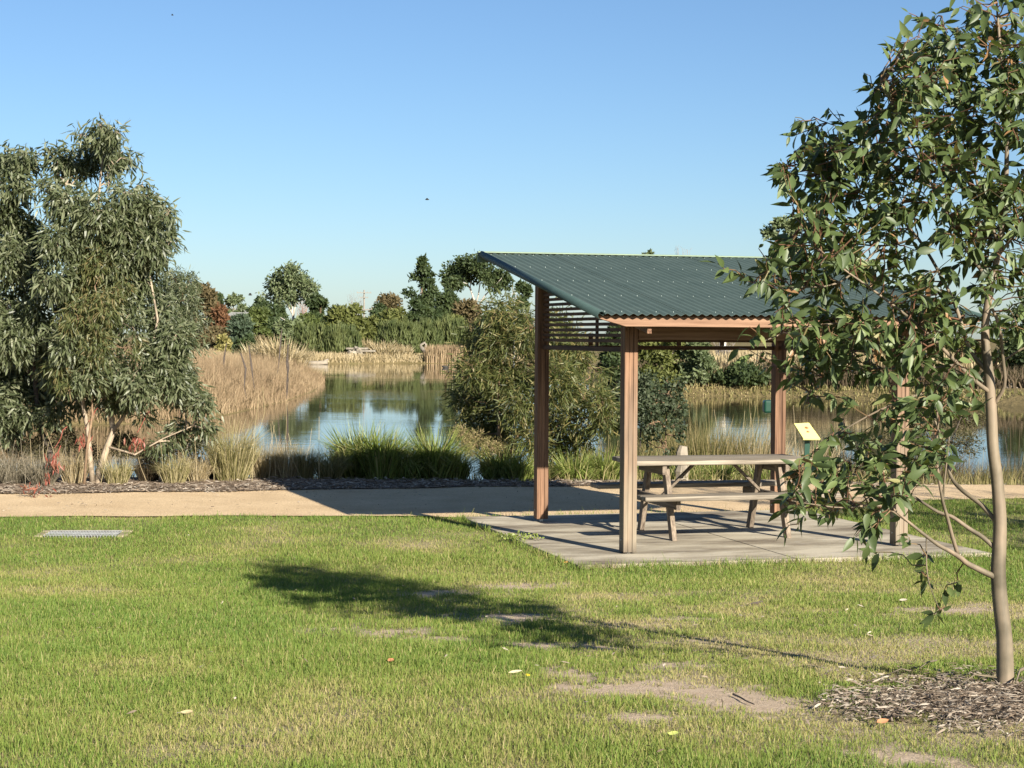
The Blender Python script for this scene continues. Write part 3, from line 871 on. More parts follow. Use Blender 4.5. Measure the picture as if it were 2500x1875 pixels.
def cluster_tree(name, label, cat, Y, base, clusters, stems, leafmat, barkmat, nleaf, L, Wd, droop, dys=0.5, group=None,
                 rr=(0.1, 1.0), fork=None, kind='lance', stem_r=0.035, extra=None, spread=0.85, loc=None, tuft=5, gap=0.0):
    """a tree or shrub whose crown is many leafy twigs round given cluster centres (photo px, radius px)"""
    base = np.asarray(base, float)
    o = thing(name, label, cat, base, group)
    gt = Geo()
    stem_pts = []
    for pts, r0, r1 in stems:
        p = px_poly(pts, Y, np.linspace(0, R.uniform(-.15, .15), len(pts)))
        p[0] = p[0] if pts[0][1] < 0 else p[0]
        gt.tube(p, np.linspace(r0, r1, len(p)), 7)
        stem_pts.append(p)
    SPt = np.concatenate([np.concatenate([p[i] + (p[i + 1] - p[i]) * t for t in np.linspace(0, 1, 6)[:, None, None]]).reshape(-1, 3) for p in stem_pts for i in range(len(p) - 1)])
    g = Geo()
    A = np.array([c[2] ** 2 for c in clusters], float); A /= A.sum()
    for (cx, cy, cr), a in zip(clusters, A):
        d0 = R.uniform(-dys, dys)
        c = at(cx, cy, Y + d0)
        rad = cr * Y / F
        # limb to the cluster
        low = SPt[SPt[:, 2] < c[2] + 0.05] if (SPt[:, 2] < c[2] + 0.05).any() else SPt
        s = low[np.argmin(np.linalg.norm((low - c) * np.array([1, 0.6, 0.8]), axis=1))]
        gt.tube(wander(s, c, 6, 0.07), np.linspace(stem_r * 0.4, 0.005, 6), 5)
        nt_ = max(3, int(nleaf * a / tuft))
        tip = c + rand_dir(nt_) * (rad * R.uniform(0.15, 1.0, nt_) ** 0.6)[:, None] * np.array([1, 1.1, 1])
        if gap:
            nz = 0.6 * fbm((tip[:, 0] + 50) * 3.1, (tip[:, 2] + 50) * 2.6, 7) + 0.4 * vnoise((tip[:, 0] + 50) * 7, (tip[:, 2] + 50) * 6, 3)
            kp = nz > 0.30 + 0.36 * gap
            if kp.sum() >= 3:
                tip = tip[kp]
        nt_ = len(tip)
        for q in tip[:: max(1, len(tip) // 9)]:
            gt.tube(wander(c, q, 3, 0.1), np.linspace(0.006, 0.0025, 3), 3, cap=False)
        k = tuft + int(R.integers(0, 2))
        P = np.repeat(tip, k, 0) + R.normal(0, L * spread * 0.55, (nt_ * k, 3))
        n = len(P)
        out = unit(P - c)
        D = out * 0.5 + rand_dir(n) * 0.7 + np.array([0, 0, -droop])
        N = rand_dir(n)
        shade = np.repeat(R.uniform(-0.2, 0.2, nt_), k)
        rnd = np.clip(R.uniform(*rr, n) + shade, 0, 1)
        leaf_cloud(g, P, D, N, L * R.uniform(0.7, 1.3, n), Wd * R.uniform(0.75, 1.25, n), rnd, kind=kind)
    gt.obj('trunk', barkmat, o, True)
    f = g.obj('foliage', leafmat, o)
    f['kind'] = 'stuff'
    return o

Y2, Y1, Y3 = 22.2, 22.6, 29.0
Y2 = (8.6 - 0.976 * math.sin(SR) + 15.46 * math.cos(SR)) / (math.cos(SR) - (238 - 1250) / F * math.sin(SR)); b2 = on_ground(238, Y2)
cl2 = [(245, 305, 14), (285, 322, 16), (200, 330, 14), (120, 372, 14), (322, 395, 16), (345, 452, 16), (412, 520, 14), (415, 590, 16), (365, 655, 16), (250, 335, 30), (235, 375, 38), (275, 385, 38), (150, 388, 32), (215, 430, 45), (265, 450, 50), (312, 470, 38), (180, 425, 38), (120, 470, 36), (170, 495, 52),
       (230, 520, 58), (300, 545, 52), (350, 500, 42), (385, 520, 34), (398, 562, 33), (352, 590, 48), (290, 620, 58), (220, 622, 62), (150, 590, 55), (372, 628, 34),
       (330, 690, 52), (260, 720, 66), (190, 722, 60), (135, 680, 50), (300, 790, 60), (380, 770, 52), (230, 820, 60), (425, 830, 46), (350, 860, 55), (170, 840, 46),
       (280, 890, 50), (400, 890, 46), (215, 930, 40), (340, 950, 44), (330, 915, 46), (300, 960, 40), (420, 930, 44), (250, 940, 44), (200, 880, 50), (450, 955, 38), (490, 985, 26), (500, 1040, 22), (430, 1050, 24), (395, 1085, 20), (265, 975, 26), (470, 1080, 16), (190, 975, 22), (350, 1010, 22)]
gum_m = cluster_tree('gum_tree', 'tall bushy gum tree with pale forked trunk beside the gravel path at left', 'tree', Y2, b2, cl2,
             [([(238, 1192), (243, 1150), (262, 1090), (277, 1052), (268, 1000), (250, 920), (240, 800), (235, 640), (240, 500), (250, 380), (255, 340)], 0.050, 0.008),
              ([(277, 1052), (300, 1020), (330, 960), (365, 880), (385, 780), (360, 640), (350, 540)], 0.028, 0.008),
              ([(228, 1192), (219, 1110), (215, 1050), (205, 1000), (190, 900), (180, 760), (170, 600), (160, 450)], 0.040, 0.008),
              ([(262, 1090), (330, 1110), (400, 1070), (470, 1040)], 0.016, 0.006)],
             M['hang'], M['bark_pale'], 36000, 0.118, 0.024, 0.75, dys=0.55, gap=0.16)
b1 = ground_at(120, 1172); b1 = on_ground(118, Y2 + 0.5); Y1 = float(b1[1])
cl1 = [(18, 400, 36), (60, 392, 26), (35, 450, 42), (8, 520, 48), (55, 560, 46), (92, 610, 36), (20, 640, 56), (82, 690, 54), (20, 740, 56), (92, 780, 54), (30, 830, 56), (102, 860, 44),
       (18, 900, 50), (72, 930, 46), (10, 970, 46), (60, 1010, 36), (110, 960, 40), (140, 900, 46), (20, 1040, 34), (-30, 1010, 40), (130, 1010, 26), (-60, 480, 56), (-55, 620, 66), (-60, 780, 66), (-45, 920, 50)]
gum_l = cluster_tree('gum_tree', 'dark trunked gum tree cut by the left edge of the photo', 'tree', Y1, b1, cl1,
             [([(128, 1150), (120, 1090), (98, 1050), (88, 960), (84, 900), (70, 780), (50, 640), (35, 500), (30, 420)], 0.045, 0.008),
              ([(175, 1110), (145, 1062), (90, 1030), (33, 1008), (-10, 980)], 0.018, 0.010),
              ([(86, 930), (30, 860), (-30, 760), (-60, 620)], 0.02, 0.006)],
             M['hang'], M['bark_dark'], 24000, 0.118, 0.026, 0.75, dys=0.5, gap=0.10)
# inner olive shrub growing in front of the gum's trunk
bi = on_ground(205, Y2 - 0.25)
cli = [(235, 640, 45), (210, 700, 50), (255, 760, 55), (190, 780, 45), (285, 700, 40), (240, 850, 50), (180, 860, 40), (300, 850, 45), (150, 905, 35), (230, 930, 40), (170, 955, 30)]
cluster_tree('wattle_shrub', 'olive willow-leaved wattle growing up through the pale forked gum', 'shrub', Y2 - 0.45, bi, cli,
             [([(205, 1190), (212, 1100), (226, 1010), (222, 930), (231, 860), (226, 800)], 0.020, 0.006)], M['hang2'], M['bark_mid'], 8500, 0.105, 0.015, 0.9, dys=0.3, gap=0.4)
b3 = on_ground(440, 27.2); Y3 = 27.2
cl3 = [(425, 680, 26), (462, 690, 26), (400, 715, 34), (445, 735, 40), (480, 790, 32), (440, 800, 40), (472, 850, 30), (420, 860, 36), (390, 800, 30), (450, 910, 34)]
cluster_tree('willow_shrub', 'fine leaved grey-green shrub behind the right side of the left gum', 'shrub', Y3, b3, cl3,
             [([(440, 1130), (440, 1000), (435, 860), (440, 720)], 0.03, 0.006)], M['hang'], M['bark_mid'], 9000, 0.09, 0.014, 0.6, dys=0.4, gap=0.15)

# red leaf sprays: dead leaves hanging in the gums
def spray(parent, px, py, Y, h_px, w_px, n, label, L=0.11):
    top = at(px, py, Y); k = Y / F
    g = Geo()
    P = top + np.stack([R.normal(0, w_px * k * 0.3, n), R.normal(0, 0.06, n), -R.uniform(0, h_px * k, n)], 1)
    leaf_cloud(g, P, np.stack([R.normal(0, .35, n), R.normal(0, .35, n), -np.ones(n)], 1), rand_dir(n), L * R.uniform(.7, 1.2, n), 0.018 * R.uniform(.8, 1.2, n), R.uniform(0, 1, n), kind='lance')
    g.tube(wander(top + np.array([0, 0, 0.04]), at(px + 30, py - 60, Y + 0.2), 5, 0.05), np.linspace(0.004, 0.007, 5), 4)
    o = g.obj('red_leaves', M['redleaf'], parent); o['label'] = label; o['kind'] = 'stuff'
spray(gum_l, 133, 1102, Y2 - 0.5, 36, 36, 50, 'coral red dead leaf spray')
spray(gum_l, 118, 1148, Y2 - 0.5, 22, 14, 14, 'thin red dead leaf spray')
spray(gum_m, 335, 1064, Y2 - 0.4, 30, 40, 40, 'red dead leaf spray right of the trunk')
spray(gum_m, 208, 1056, Y2 - 0.3, 36, 26, 22, 'rusty red dead leaf spray')
q = ground_at(84, 1211)
g = Geo(); n = 34
P = q + np.stack([R.normal(0, 0.10, n), R.normal(0, 0.05, n), R.uniform(0.0, 0.10, n)], 1)
leaf_cloud(g, P, rand_dir(n) + np.array([0, 0, 0.3]), rand_dir(n), np.full(n, 0.08), np.full(n, 0.02), R.uniform(0, 1, n), kind='lance')
rs = thing('red_sprig', 'low red leaved sprig at the edge of the gravel path', 'plant', q)
g.obj('leaves', M['redleaf'], rs)['kind'] = 'stuff'
g = Geo()
for a in range(4): g.tube(wander(q, q + [R.normal(0, .1), 0, 0.14], 4, .1), np.linspace(.005, .002, 4), 4)
g.obj('stem', M['bark_dark'], rs)

# centre wattle
bw = on_ground(1225, 25.6); YW = 25.6
clw = [(1215, 770, 42), (1262, 760, 36), (1170, 830, 42), (1232, 840, 50), (1300, 800, 50), (1360, 815, 50), (1405, 860, 46), (1440, 895, 42), (1152, 900, 42), (1212, 920, 55), (1290, 890, 55),
       (1362, 930, 55), (1430, 950, 50), (1472, 980, 36), (1135, 975, 36), (1192, 1000, 50), (1270, 990, 55), (1350, 1015, 50), (1420, 1035, 40), (1350, 1080, 40), (1410, 1085, 34), (1155, 1050, 36), (1225, 1070, 44), (1300, 1075, 40), (1480, 1030, 24)]
cluster_tree('wattle_bush', 'large olive wattle bush with long drooping leaves behind the left posts', 'bush', YW, bw, clw,
             [([(1225, 1160), (1218, 1060), (1216, 950), (1222, 850), (1238, 770)], 0.035, 0.006),
              ([(1228, 1150), (1280, 1020), (1330, 920), (1390, 860)], 0.03, 0.006), ([(1230, 1150), (1340, 1060), (1420, 980)], 0.02, 0.006)],
             M['acacia'], M['bark_mid'], 22000, 0.145, 0.017, 0.38, dys=0.7, gap=0.10)
bg2 = on_ground(1180, 25.0)
clg = [(1125, 1060, 24), (1160, 1075, 28), (1200, 1095, 28), (1240, 1090, 26), (1140, 1095, 24), (1180, 1115, 24)]
cluster_tree('heath_shrub', 'low grey-green twiggy shrub at the left foot of the big wattle', 'shrub', 25.0, bg2, clg,
             [([(1180, 1165), (1170, 1110), (1160, 1070)], 0.012, 0.004)], M['rush'], M['bark_mid'], 3000, 0.05, 0.008, 0.0, dys=0.35)
bs_ = on_ground(1625, 26.0)
cls_ = [(1628, 925, 16), (1650, 940, 18), (1600, 950, 18), (1632, 960, 26), (1600, 985, 32), (1650, 1000, 34), (1595, 1030, 32), (1640, 1045, 36), (1615, 1080, 32), (1672, 1060, 26), (1590, 1085, 22)]
cluster_tree('young_gum', 'small round leaved gum sapling behind the picnic table', 'sapling', 26.0, bs_, cls_,
             [([(1628, 1150), (1625, 1060), (1630, 960)], 0.014, 0.004)], M['round'], M['bark_mid'], 2400, 0.06, 0.045, 0.4, dys=0.3, kind='rhomb', gap=0.35)
be = on_ground(1560, 27.6)
cle = [(1530, 960, 34), (1570, 940, 36), (1600, 975, 34), (1545, 1000, 38), (1590, 1020, 36), (1520, 1030, 32), (1640, 990, 26)]
cluster_tree('heath_shrub', 'dark green shrub between the big wattle and the sapling', 'shrub', 27.6, be, cle,
             [([(1560, 1130), (1565, 1040), (1570, 960)], 0.016, 0.004)], M['round'], M['bark_dark'], 5200, 0.06, 0.022, 0.2, dys=0.4)
bh = on_ground(300, 23.4)
clh = [(90, 1095, 30), (160, 1075, 30), (300, 1085, 34), (360, 1110, 30), (420, 1100, 30), (215, 1110, 26), (40, 1090, 28), (470, 1120, 22)]
cluster_tree('heath_shrub', 'dark brown twiggy undergrowth beneath the left gums', 'shrub', 23.4, bh, clh,
             [([(300, 1170), (295, 1120), (300, 1085)], 0.012, 0.004), ([(160, 1170), (160, 1110), (150, 1080)], 0.012, 0.004)], M['deadleaf'], M['bark_dark'], 5200, 0.07, 0.011, 0.1, dys=0.3)
bd = on_ground(2290, 27.4)
cld = [(2200, 1030, 40), (2260, 1000, 44), (2320, 990, 44), (2370, 1020, 40), (2230, 1075, 40), (2300, 1060, 46), (2360, 1085, 40), (2150, 1075, 34)]
cluster_tree('heath_shrub', 'dark twiggy shrub on the near bank left of the gum trunk', 'shrub', 27.4, bd, cld,
             [([(2285, 1150), (2280, 1060), (2260, 1000)], 0.015, 0.004), ([(2290, 1150), (2330, 1060), (2350, 1010)], 0.014, 0.004)], M['deadleaf'], M['bark_dark'], 6000, 0.07, 0.012, 0.1, dys=0.5)
p = on_ground(1668, 25.4)
g = Geo(); q = [(p[0] + 0.01 * math.sin(i * 2), p[1], p[2] + h) for i, h in enumerate(np.linspace(-0.02, 0.62, 8))]
g.tube(q, [0.13, 0.12, 0.10, 0.115, 0.09, 0.095, 0.085, 0.06], 9)
tag(g.obj('tree_stump', M['deadwhite'], origin=p), 'pale bleached stump beside the round leaved sapling', 'stump')

# ------------------------------------------------------------------ grasses of the garden bed and the banks
def tussock(name, label, cat, px, Y, h, rad, n, mat, lean=0.6, wd=0.006, group=None, rr=(0, 1), base_r=0.25, kind=None, stalks=0):
    p = on_ground(px, Y)
    g = Geo()
    a = R.uniform(0, 2 * np.pi, n); rb = rad * base_r * np.sqrt(R.uniform(0, 1, n))
    P = np.stack([p[0] + rb * np.cos(a), p[1] + rb * np.sin(a), np.zeros(n)], 1)
    P[:, 2] = gh(P[:, 0], P[:, 1]) - 0.02
    ll = lean * (0.12 + 1.25 * R.uniform(0, 1, n) ** 0.8)
    H = h * R.uniform(0.65, 1.12, n)
    blades(P, H, wd * R.uniform(0.7, 1.3, n), a + R.normal(0, 0.35, n), ll, R.uniform(*rr, n), g, 2)
    for k in range(stalks):
        x, y = p[0] + R.normal(0, rad * 0.5), p[1] + R.normal(0, rad * 0.4)
        g.tube(wander((x, y, p[2]), (x + R.normal(0, .12), y + R.normal(0, .12), p[2] + h * R.uniform(1.15, 1.6)), 4, 0.03), np.linspace(0.004, 0.002, 4), 3, rnd=0.7)
    return tag(g.obj(name, M[mat], origin=p), label, cat, group, kind)
BG = 'tussocks and mat rushes along the path'
def rowY(px, v):
    return (v - SX * SU + SY * CU) / (CU - (px - 1250) / F * SU)
def bedY(py): return float(ground_at(600, py)[1])
TUS = [
 (30, 22.4, 0.42, 0.62, 620, 'greystraw', 0.95, 'drooping grey tussock at the left edge of the photo'),
 (105, 22.0, 0.36, 0.48, 420, 'greystraw', 0.7, 'grey brown tussock under the coral red leaf spray'),
 (182, 22.2, 0.38, 0.45, 480, 'straw', 0.5, 'golden straw tussock left of the forked gum trunk'),
 (285, 22.0, 0.33, 0.46, 420, 'strawgreen', 0.6, 'pale straw tussock right of the forked gum trunk'),
 (362, 22.4, 0.34, 0.44, 420, 'deadbrown', 0.6, 'dark dead brown tussock between two pale ones'),
 (425, 22.0, 0.36, 0.50, 500, 'strawgreen', 0.6, 'fan shaped pale green straw tussock left of the tall one'),
 (482, 22.2, 0.36, 0.42, 380, 'straw', 0.7, 'brownish straw tussock leaning against the tall pale one'),
 (520, 22.8, 0.34, 0.36, 280, 'deadbrown', 0.7, 'dead brown tussock in the shade of the tall pale one'),
 (565, 22.3, 0.72, 0.72, 900, 'strawgreen', 0.55, 'tallest pale straw tussock with a green base'),
 (650, 22.8, 0.52, 0.70, 800, 'straw', 0.6, 'wide golden straw tussock right of the tall pale one'),
 (705, 22.6, 0.46, 0.50, 500, 'straw', 0.6, 'golden straw tussock at the tip of the roof shadow'),
 (745, 22.5, 0.42, 0.36, 330, 'rush', 0.35, 'upright brown rush clump left of the dark shaded clump'),
 (805, 22.4, 0.44, 0.50, 520, 'rush', 0.7, 'rounded rush clump wholly in the roof shadow'),
]
for px, Y, h, rad, n, mat, ln, lab in TUS:
    tussock('tussock_grass', lab, 'grass clump', px, rowY(px, 8.75 + (Y - 22.3)), h * 1.08, rad * 1.1, int(n * 1.5), mat, ln * 1.35, 0.0055, BG, stalks=6 if 'straw' in mat else 0)
LOM = [
 (880, 22.8, 0.66, 0.75, 520, 0.75, 'largest bright green mat rush left of the shelter'),
 (930, 22.4, 0.62, 0.60, 380, 0.60, 'mat rush with upright green blades beside the largest one'),
 (985, 22.6, 0.50, 0.60, 380, 0.85, 'sprawling mat rush between the two tall ones'),
 (1062, 22.7, 0.66, 0.62, 420, 0.65, 'tall green mat rush with brown seed heads before the wattle'),
 (1108, 22.9, 0.42, 0.5, 260, 0.6, 'dark low mat rush under the grey-green shrub'),
 (1228, 22.9, 0.48, 0.58, 360, 0.8, 'rounded mat rush just left of the rear left post'),
 (1265, 22.6, 0.40, 0.5, 260, 0.7, 'mat rush half hidden by the rear left post'),
 (1405, 23.4, 0.46, 0.55, 340, 0.75, 'mat rush right of the rear left post'),
 (1475, 23.6, 0.50, 0.5, 300, 0.6, 'mat rush left of the front left post'),
 (1590, 23.8, 0.44, 0.5, 300, 0.7, 'mat rush below the left end of the tabletop'),
 (1668, 24.0, 0.42, 0.5, 300, 0.7, 'mat rush below the middle of the tabletop'),
 (1760, 24.2, 0.44, 0.55, 320, 0.7, 'mat rush below the right end of the tabletop'),
 (1870, 24.6, 0.40, 0.5, 280, 0.7, 'mat rush behind the rear right post'),
 (2170, 25.6, 0.45, 0.5, 260, 0.7, 'mat rush behind the front right post'),
]
for px, Y, h, rad, n, ln, lab in LOM:
    tussock('mat_rush', lab, 'grass clump', px, rowY(px, 9.3 + 0.7 * (Y - 22.7 - 0.0008 * (px - 880))), h * 1.2, rad, int(n * 1.7), 'lomandra', ln * 1.25, 0.019, BG, base_r=0.30)
RU = [
 (1325, 25.4, 0.55, 0.8, 800, 'strawgreen', 0.45, 'straw green rush clump in front of the big wattle'),
 (2140, 26.8, 0.80, 0.9, 900, 'deadbrown', 0.4, 'dark rush clump behind the lower gum leaves'),
 (2260, 26.6, 0.85, 0.9, 900, 'deadbrown', 0.4, 'tall dark rush clump left of the dark brown one'),
 (2400, 26.2, 0.60, 0.9, 800, 'rush', 0.45, 'brown green rush clump behind the gum trunk'),
 (1545, 26.4, 0.85, 0.7, 600, 'rush', 0.4, 'short rush clump left of the round leaved sapling'),
 (1660, 27.6, 1.1, 0.9, 800, 'rush', 0.3, 'rush clump behind the round leaved sapling'),
 (1380, 26.6, 0.60, 0.8, 700, 'rush', 0.4, 'rush clump under the right side of the big wattle'),
 (1490, 26.2, 0.80, 0.7, 600, 'rush', 0.3, 'brown green rush clump right of the big wattle'),
 (1440, 25.6, 0.62, 0.6, 480, 'rush', 0.4, 'rush clump at the right foot of the big wattle'),
 (1730, 27.0, 1.15, 0.9, 1100, 'rush', 0.28, 'tall dark rush clump right of the round leaved sapling'),
 (1800, 27.0, 1.15, 0.8, 950, 'rush', 0.28, 'tall rush clump beside the rear right post'),
 (1850, 26.6, 0.98, 0.7, 800, 'straw', 0.3, 'dry straw reed clump left of the rear right post'),
 (1960, 26.8, 0.95, 0.9, 1000, 'straw', 0.35, 'dry straw reed clump behind the yellow sign'),
 (2080, 27.2, 0.95, 0.9, 1000, 'straw', 0.35, 'dry straw reed clump right of the yellow sign'),
 (2210, 27.2, 1.0, 0.9, 700, 'rush', 0.35, 'rush clump behind the gum crown'),
 (2340, 26.8, 0.72, 0.9, 800, 'deadbrown', 0.45, 'dark brown rush clump just left of the gum trunk'),
 (2480, 26.9, 0.85, 0.9, 800, 'deadbrown', 0.45, 'dark brown rush clump at the right edge of the photo'),
 (2280, 25.2, 0.35, 0.6, 300, 'greystraw', 0.7, 'low grey tussock beside the path at right'),
]
for px, Y, h, rad, n, mat, ln, lab in RU:
    tussock('rush_clump', lab, 'grass clump', px, rowY(px, 11.0 + 0.7 * (Y - 26.4)), h, rad, n, mat, ln, 0.008, 'rushes on the near bank', base_r=0.6, stalks=5)

# weed against the slab's edge
q = ground_at(1262, 1318)
g = Geo(); n = 160
P = q + np.stack([R.normal(0, 0.11, n), R.normal(0, 0.05, n), R.uniform(0, 0.05, n)], 1)
leaf_cloud(g, P, rand_dir(n) + np.array([0, 0, .4]), rand_dir(n), np.full(n, 0.035), np.full(n, 0.02), R.uniform(0.3, 0.8, n))
wd_ = thing('weed', 'small leafy weed growing against the left edge of slab', 'weed', q); g.obj('leaves', M['lomandra'], wd_)['kind'] = 'stuff'

# mulch
def chips(name, label, XY, L0, nrm=0.25, zoff=0.0, big=1.0):
    g = Geo(); n = len(XY)
    z = gh(XY[:, 0], XY[:, 1]) + zoff + R.uniform(0.0, 0.03, n)
    P = np.stack([XY[:, 0], XY[:, 1], z], 1)
    a = R.uniform(0, 2 * np.pi, n)
    D = np.stack([np.cos(a), np.sin(a), R.normal(0, 0.18, n)], 1)
    N = unit(np.stack([R.normal(0, nrm, n), R.normal(0, nrm, n), np.ones(n)], 1))
    leaf_cloud(g, P, D, N, L0 * R.uniform(0.35, 1.5, n) ** 1.3, L0 * 0.16 * R.uniform(0.4, 1.6, n) * big, R.uniform(0, 1, n) ** 1.25, kind='lance')
    return tag(g.obj(name, M['mulch']), label, 'mulch', kind='stuff')
sheet('tree_mulch_bed', np.arange(MULCH_C[0] - 1.1, MULCH_C[0] + 1.1, 0.04), np.arange(MULCH_C[1] - 1.3, MULCH_C[1] + 1.3, 0.04), lambda x, y: zlawn(x, y) + 0.004 + 0.010 * fbm(x * 9, y * 9, 2), M['mulch_bed'], lambda x, y: mulchy(x, y) > 0.8)
n = 52000
x, y = MULCH_C[0] + R.uniform(-1.2, 1.2, n), MULCH_C[1] + R.uniform(-1.4, 1.4, n)
k = R.uniform(0, 1, n) < np.clip(mulchy(x, y) * 1.1, 0, 1) ** 1.5
chips('tree_mulch', 'grey brown bark mulch heaped round the young gum', np.stack([x[k], y[k]], 1), 0.042, 0.5, -0.02)
n = 24000
u = R.uniform(-8, 12, n); v = PV2(u) - 0.10 + np.abs(R.normal(0, 0.9, n))
x, y = uv2w(u, v)
k = (v < 10.0)
chips('bed_mulch', 'brown bark mulch along the far side of the path', np.stack([x[k], y[k]], 1), 0.075, 0.5, -0.01)
# leaf litter and bark crumbs trodden into the lawn and lying on the slab and path
n = 2600
x, y = R.uniform(-4.5, 4.5, n), R.uniform(5, 17, n)
k = R.uniform(0, 1, n) < 0.10 + 0.9 * np.clip((x + 1.0 + 0.2 * (y - 9)) / 3, 0, 1) * np.clip((13 - y) / 4, 0, 1)
k &= np.abs(x) < 0.32 * y
chips('lawn_litter', 'small dry leaves and bark bits scattered in the grass', np.stack([x[k], y[k]], 1), 0.030, 0.6, -0.012, 1.5)
n = 420
u, v = R.uniform(-6, 5, n), 0
v = R.uniform(3.6, 7.0, n); x, y = uv2w(u, v); kk = v > PV1(u) + 0.05
chips('path_litter', 'dry leaves and twigs scattered on the gravel path', np.stack([x[kk], y[kk]], 1), 0.045, 0.4, -0.012, 1.4)
# loose bark strips
def bark_strip(pts, r, label):
    p = np.array([ground_at(*q) for q in pts]); p[:, 2] = gh(p[:, 0], p[:, 1]) + 0.02 + np.array([0.0] + [0.02] * (len(pts) - 2) + [0.0])
    g = Geo()
    s = np.array([0, 1.0, 0.3])
    t = np.linspace(0.5, 1, len(p)) * r
    V = np.concatenate([p + s * t[:, None], p + np.array([0, 0, 1]) * t[:, None] * 0.5, p - s * t[:, None] * 0.6, p - np.array([0, 0, 0.004])])
    m = len(p)
    f = [(a * m + i, a * m + i + 1, ((a + 1) % 4) * m + i + 1, ((a + 1) % 4) * m + i) for a in range(4) for i in range(m - 1)] + [(0, m, 2 * m, 3 * m), (4 * m - 1, 3 * m - 1, 2 * m - 1, m - 1)]
    g.raw(V, f, 0.75)
    tag(g.obj('bark_strip', M['bark'], origin=p[0], smooth=True), label, 'bark', 'shed bark strips on the mulch')
bark_strip([(2345, 1683), (2380, 1670), (2440, 1667)], 0.010, 'long curved bark strip leading to the trunk base')
bark_strip([(2245, 1643), (2265, 1638), (2287, 1624)], 0.009, 'short bark strip at the back of the mulch')
bark_strip([(2172, 1657), (2200, 1654), (2222, 1650)], 0.008, 'thin bark strip at the left rim of mulch')
bark_strip([(2480, 1680), (2490, 1660), (2510, 1640)], 0.02, 'broad curled bark strip right of the trunk base')

# fallen leaves and sticks on the lawn
def fallen(px, py, L, wd, c, label, ang, cat='leaf', name='fallen_leaf', lift=0.03):
    p = ground_at(px, py); p[2] = float(zlawn(p[0], p[1])) + lift
    m = plain(name + '_' + label.split()[0], c, 0.6, 0.12, 60)
    g = Geo()
    d = np.array([math.cos(ang), math.sin(ang), 0.1]); s = np.array([-math.sin(ang), math.cos(ang), 0.35]); up = np.array([0, 0, 1.0])
    V = [p - d * L / 2]
    for t, k in ((-0.2, 0.45), (0.1, 0.5), (0.32, 0.3)):
        V += [p + d * L * t + s * wd * k, p + d * L * t - up * wd * 0.12, p + d * L * t - s * wd * k]
    V += [p + d * L / 2]
    g.raw(V, [(0, 1, 2), (0, 2, 3), (1, 4, 5, 2), (2, 5, 6, 3), (4, 7, 8, 5), (5, 8, 9, 6), (7, 10, 8), (8, 10, 9)])
    return tag(g.obj(name, m, origin=p, smooth=True), label, cat, 'fallen leaves on the lawn')
fallen(1258, 1637, 0.07, 0.022, (0.55, 0.48, 0.30), 'cream fallen leaf beside the yellow one in middle lawn', 0.3)
fallen(1289, 1646, 0.022, 0.02, (0.80, 0.58, 0.03), 'yellow petal like leaf in the middle of the lawn', 0.8)
fallen(1644, 1786, 0.045, 0.028, (0.50, 0.55, 0.14), 'lime green fallen leaf near the bottom edge', -0.5)
fallen(456, 1734, 0.06, 0.028, (0.58, 0.46, 0.24), 'tan fallen leaf in the lower left lawn', -0.4)
fallen(1383, 1371, 0.06, 0.03, (0.50, 0.22, 0.06), 'orange fallen leaf at the front left slab corner', 0.3)
fallen(954, 1609, 0.05, 0.025, (0.42, 0.18, 0.09), 'reddish fallen leaf left of the cream leaf', 1.0)
fallen(2155, 1755, 0.06, 0.03, (0.45, 0.22, 0.11), 'russet fallen leaf at the edge of the mulch', 0.5)
fallen(2075, 1658, 0.04, 0.018, (0.44, 0.39, 0.29), 'pale fallen leaf just left of the mulch', 0.2)
fallen(2205, 1463, 0.06, 0.03, (0.42, 0.37, 0.28), 'pale fallen leaf lying between mulch and slab', 0.1)
def stick(pts, r, label):
    p = np.array([ground_at(*q) for q in pts]); p[:, 2] = zlawn(p[:, 0], p[:, 1]) + 0.012
    g = Geo(); g.tube(p, np.linspace(r, r * 0.5, len(p)) * 0.6, 5)
    tag(g.obj('stick', M['bark_dark'], origin=p[0]), label, 'stick', 'fallen sticks on the lawn')
stick([(575, 1804), (598, 1806), (616, 1808)], 0.005, 'short dark stick in the lower left lawn')
stick([(1790, 1683), (1808, 1690), (1822, 1700), (1842, 1706)], 0.008, 'dark forked twig lying on the bare patch')
stick([(1860, 1462), (1830, 1466)], 0.02, 'stubby dark twig on the lawn before the slab')

# ------------------------------------------------------------------ signs on the near bank
p = on_ground(1972, 24.4)
sg = thing('information_sign', 'tilted yellow information panel on a dark green post behind the shelter', 'sign', p)
g = Geo(); g.box((p[0] - 0.035, p[1] - 0.03, p[2] - 0.05), (p[0] + 0.035, p[1] + 0.03, p[2] + 0.72)); g.obj('post', M['green_paint'], sg)
c0, c1 = at(1938, 1034, 24.4), at(2003, 1071, 24.25)
tl, tr = at(1939, 1034, 24.55), at(1975, 1032, 24.62)
bl, br = at(1962, 1071, 24.2), at(2003, 1071, 24.27)
nn = unit(np.cross(tr - tl, bl - tl)); nn = nn if nn[1] < 0 else -nn
def slabq(g, q, t, rnd=0.5):
    a = np.array(q); g.raw(np.concatenate([a, a - nn * t]), [(0, 1, 2, 3), (7, 6, 5, 4), (0, 4, 5, 1), (1, 5, 6, 2), (2, 6, 7, 3), (3, 7, 4, 0)], rnd)
g = Geo(); slabq(g, [bl, br, tr, tl], 0.02); pn = g.obj('panel', M['yellow_paint'], sg)
g = Geo()
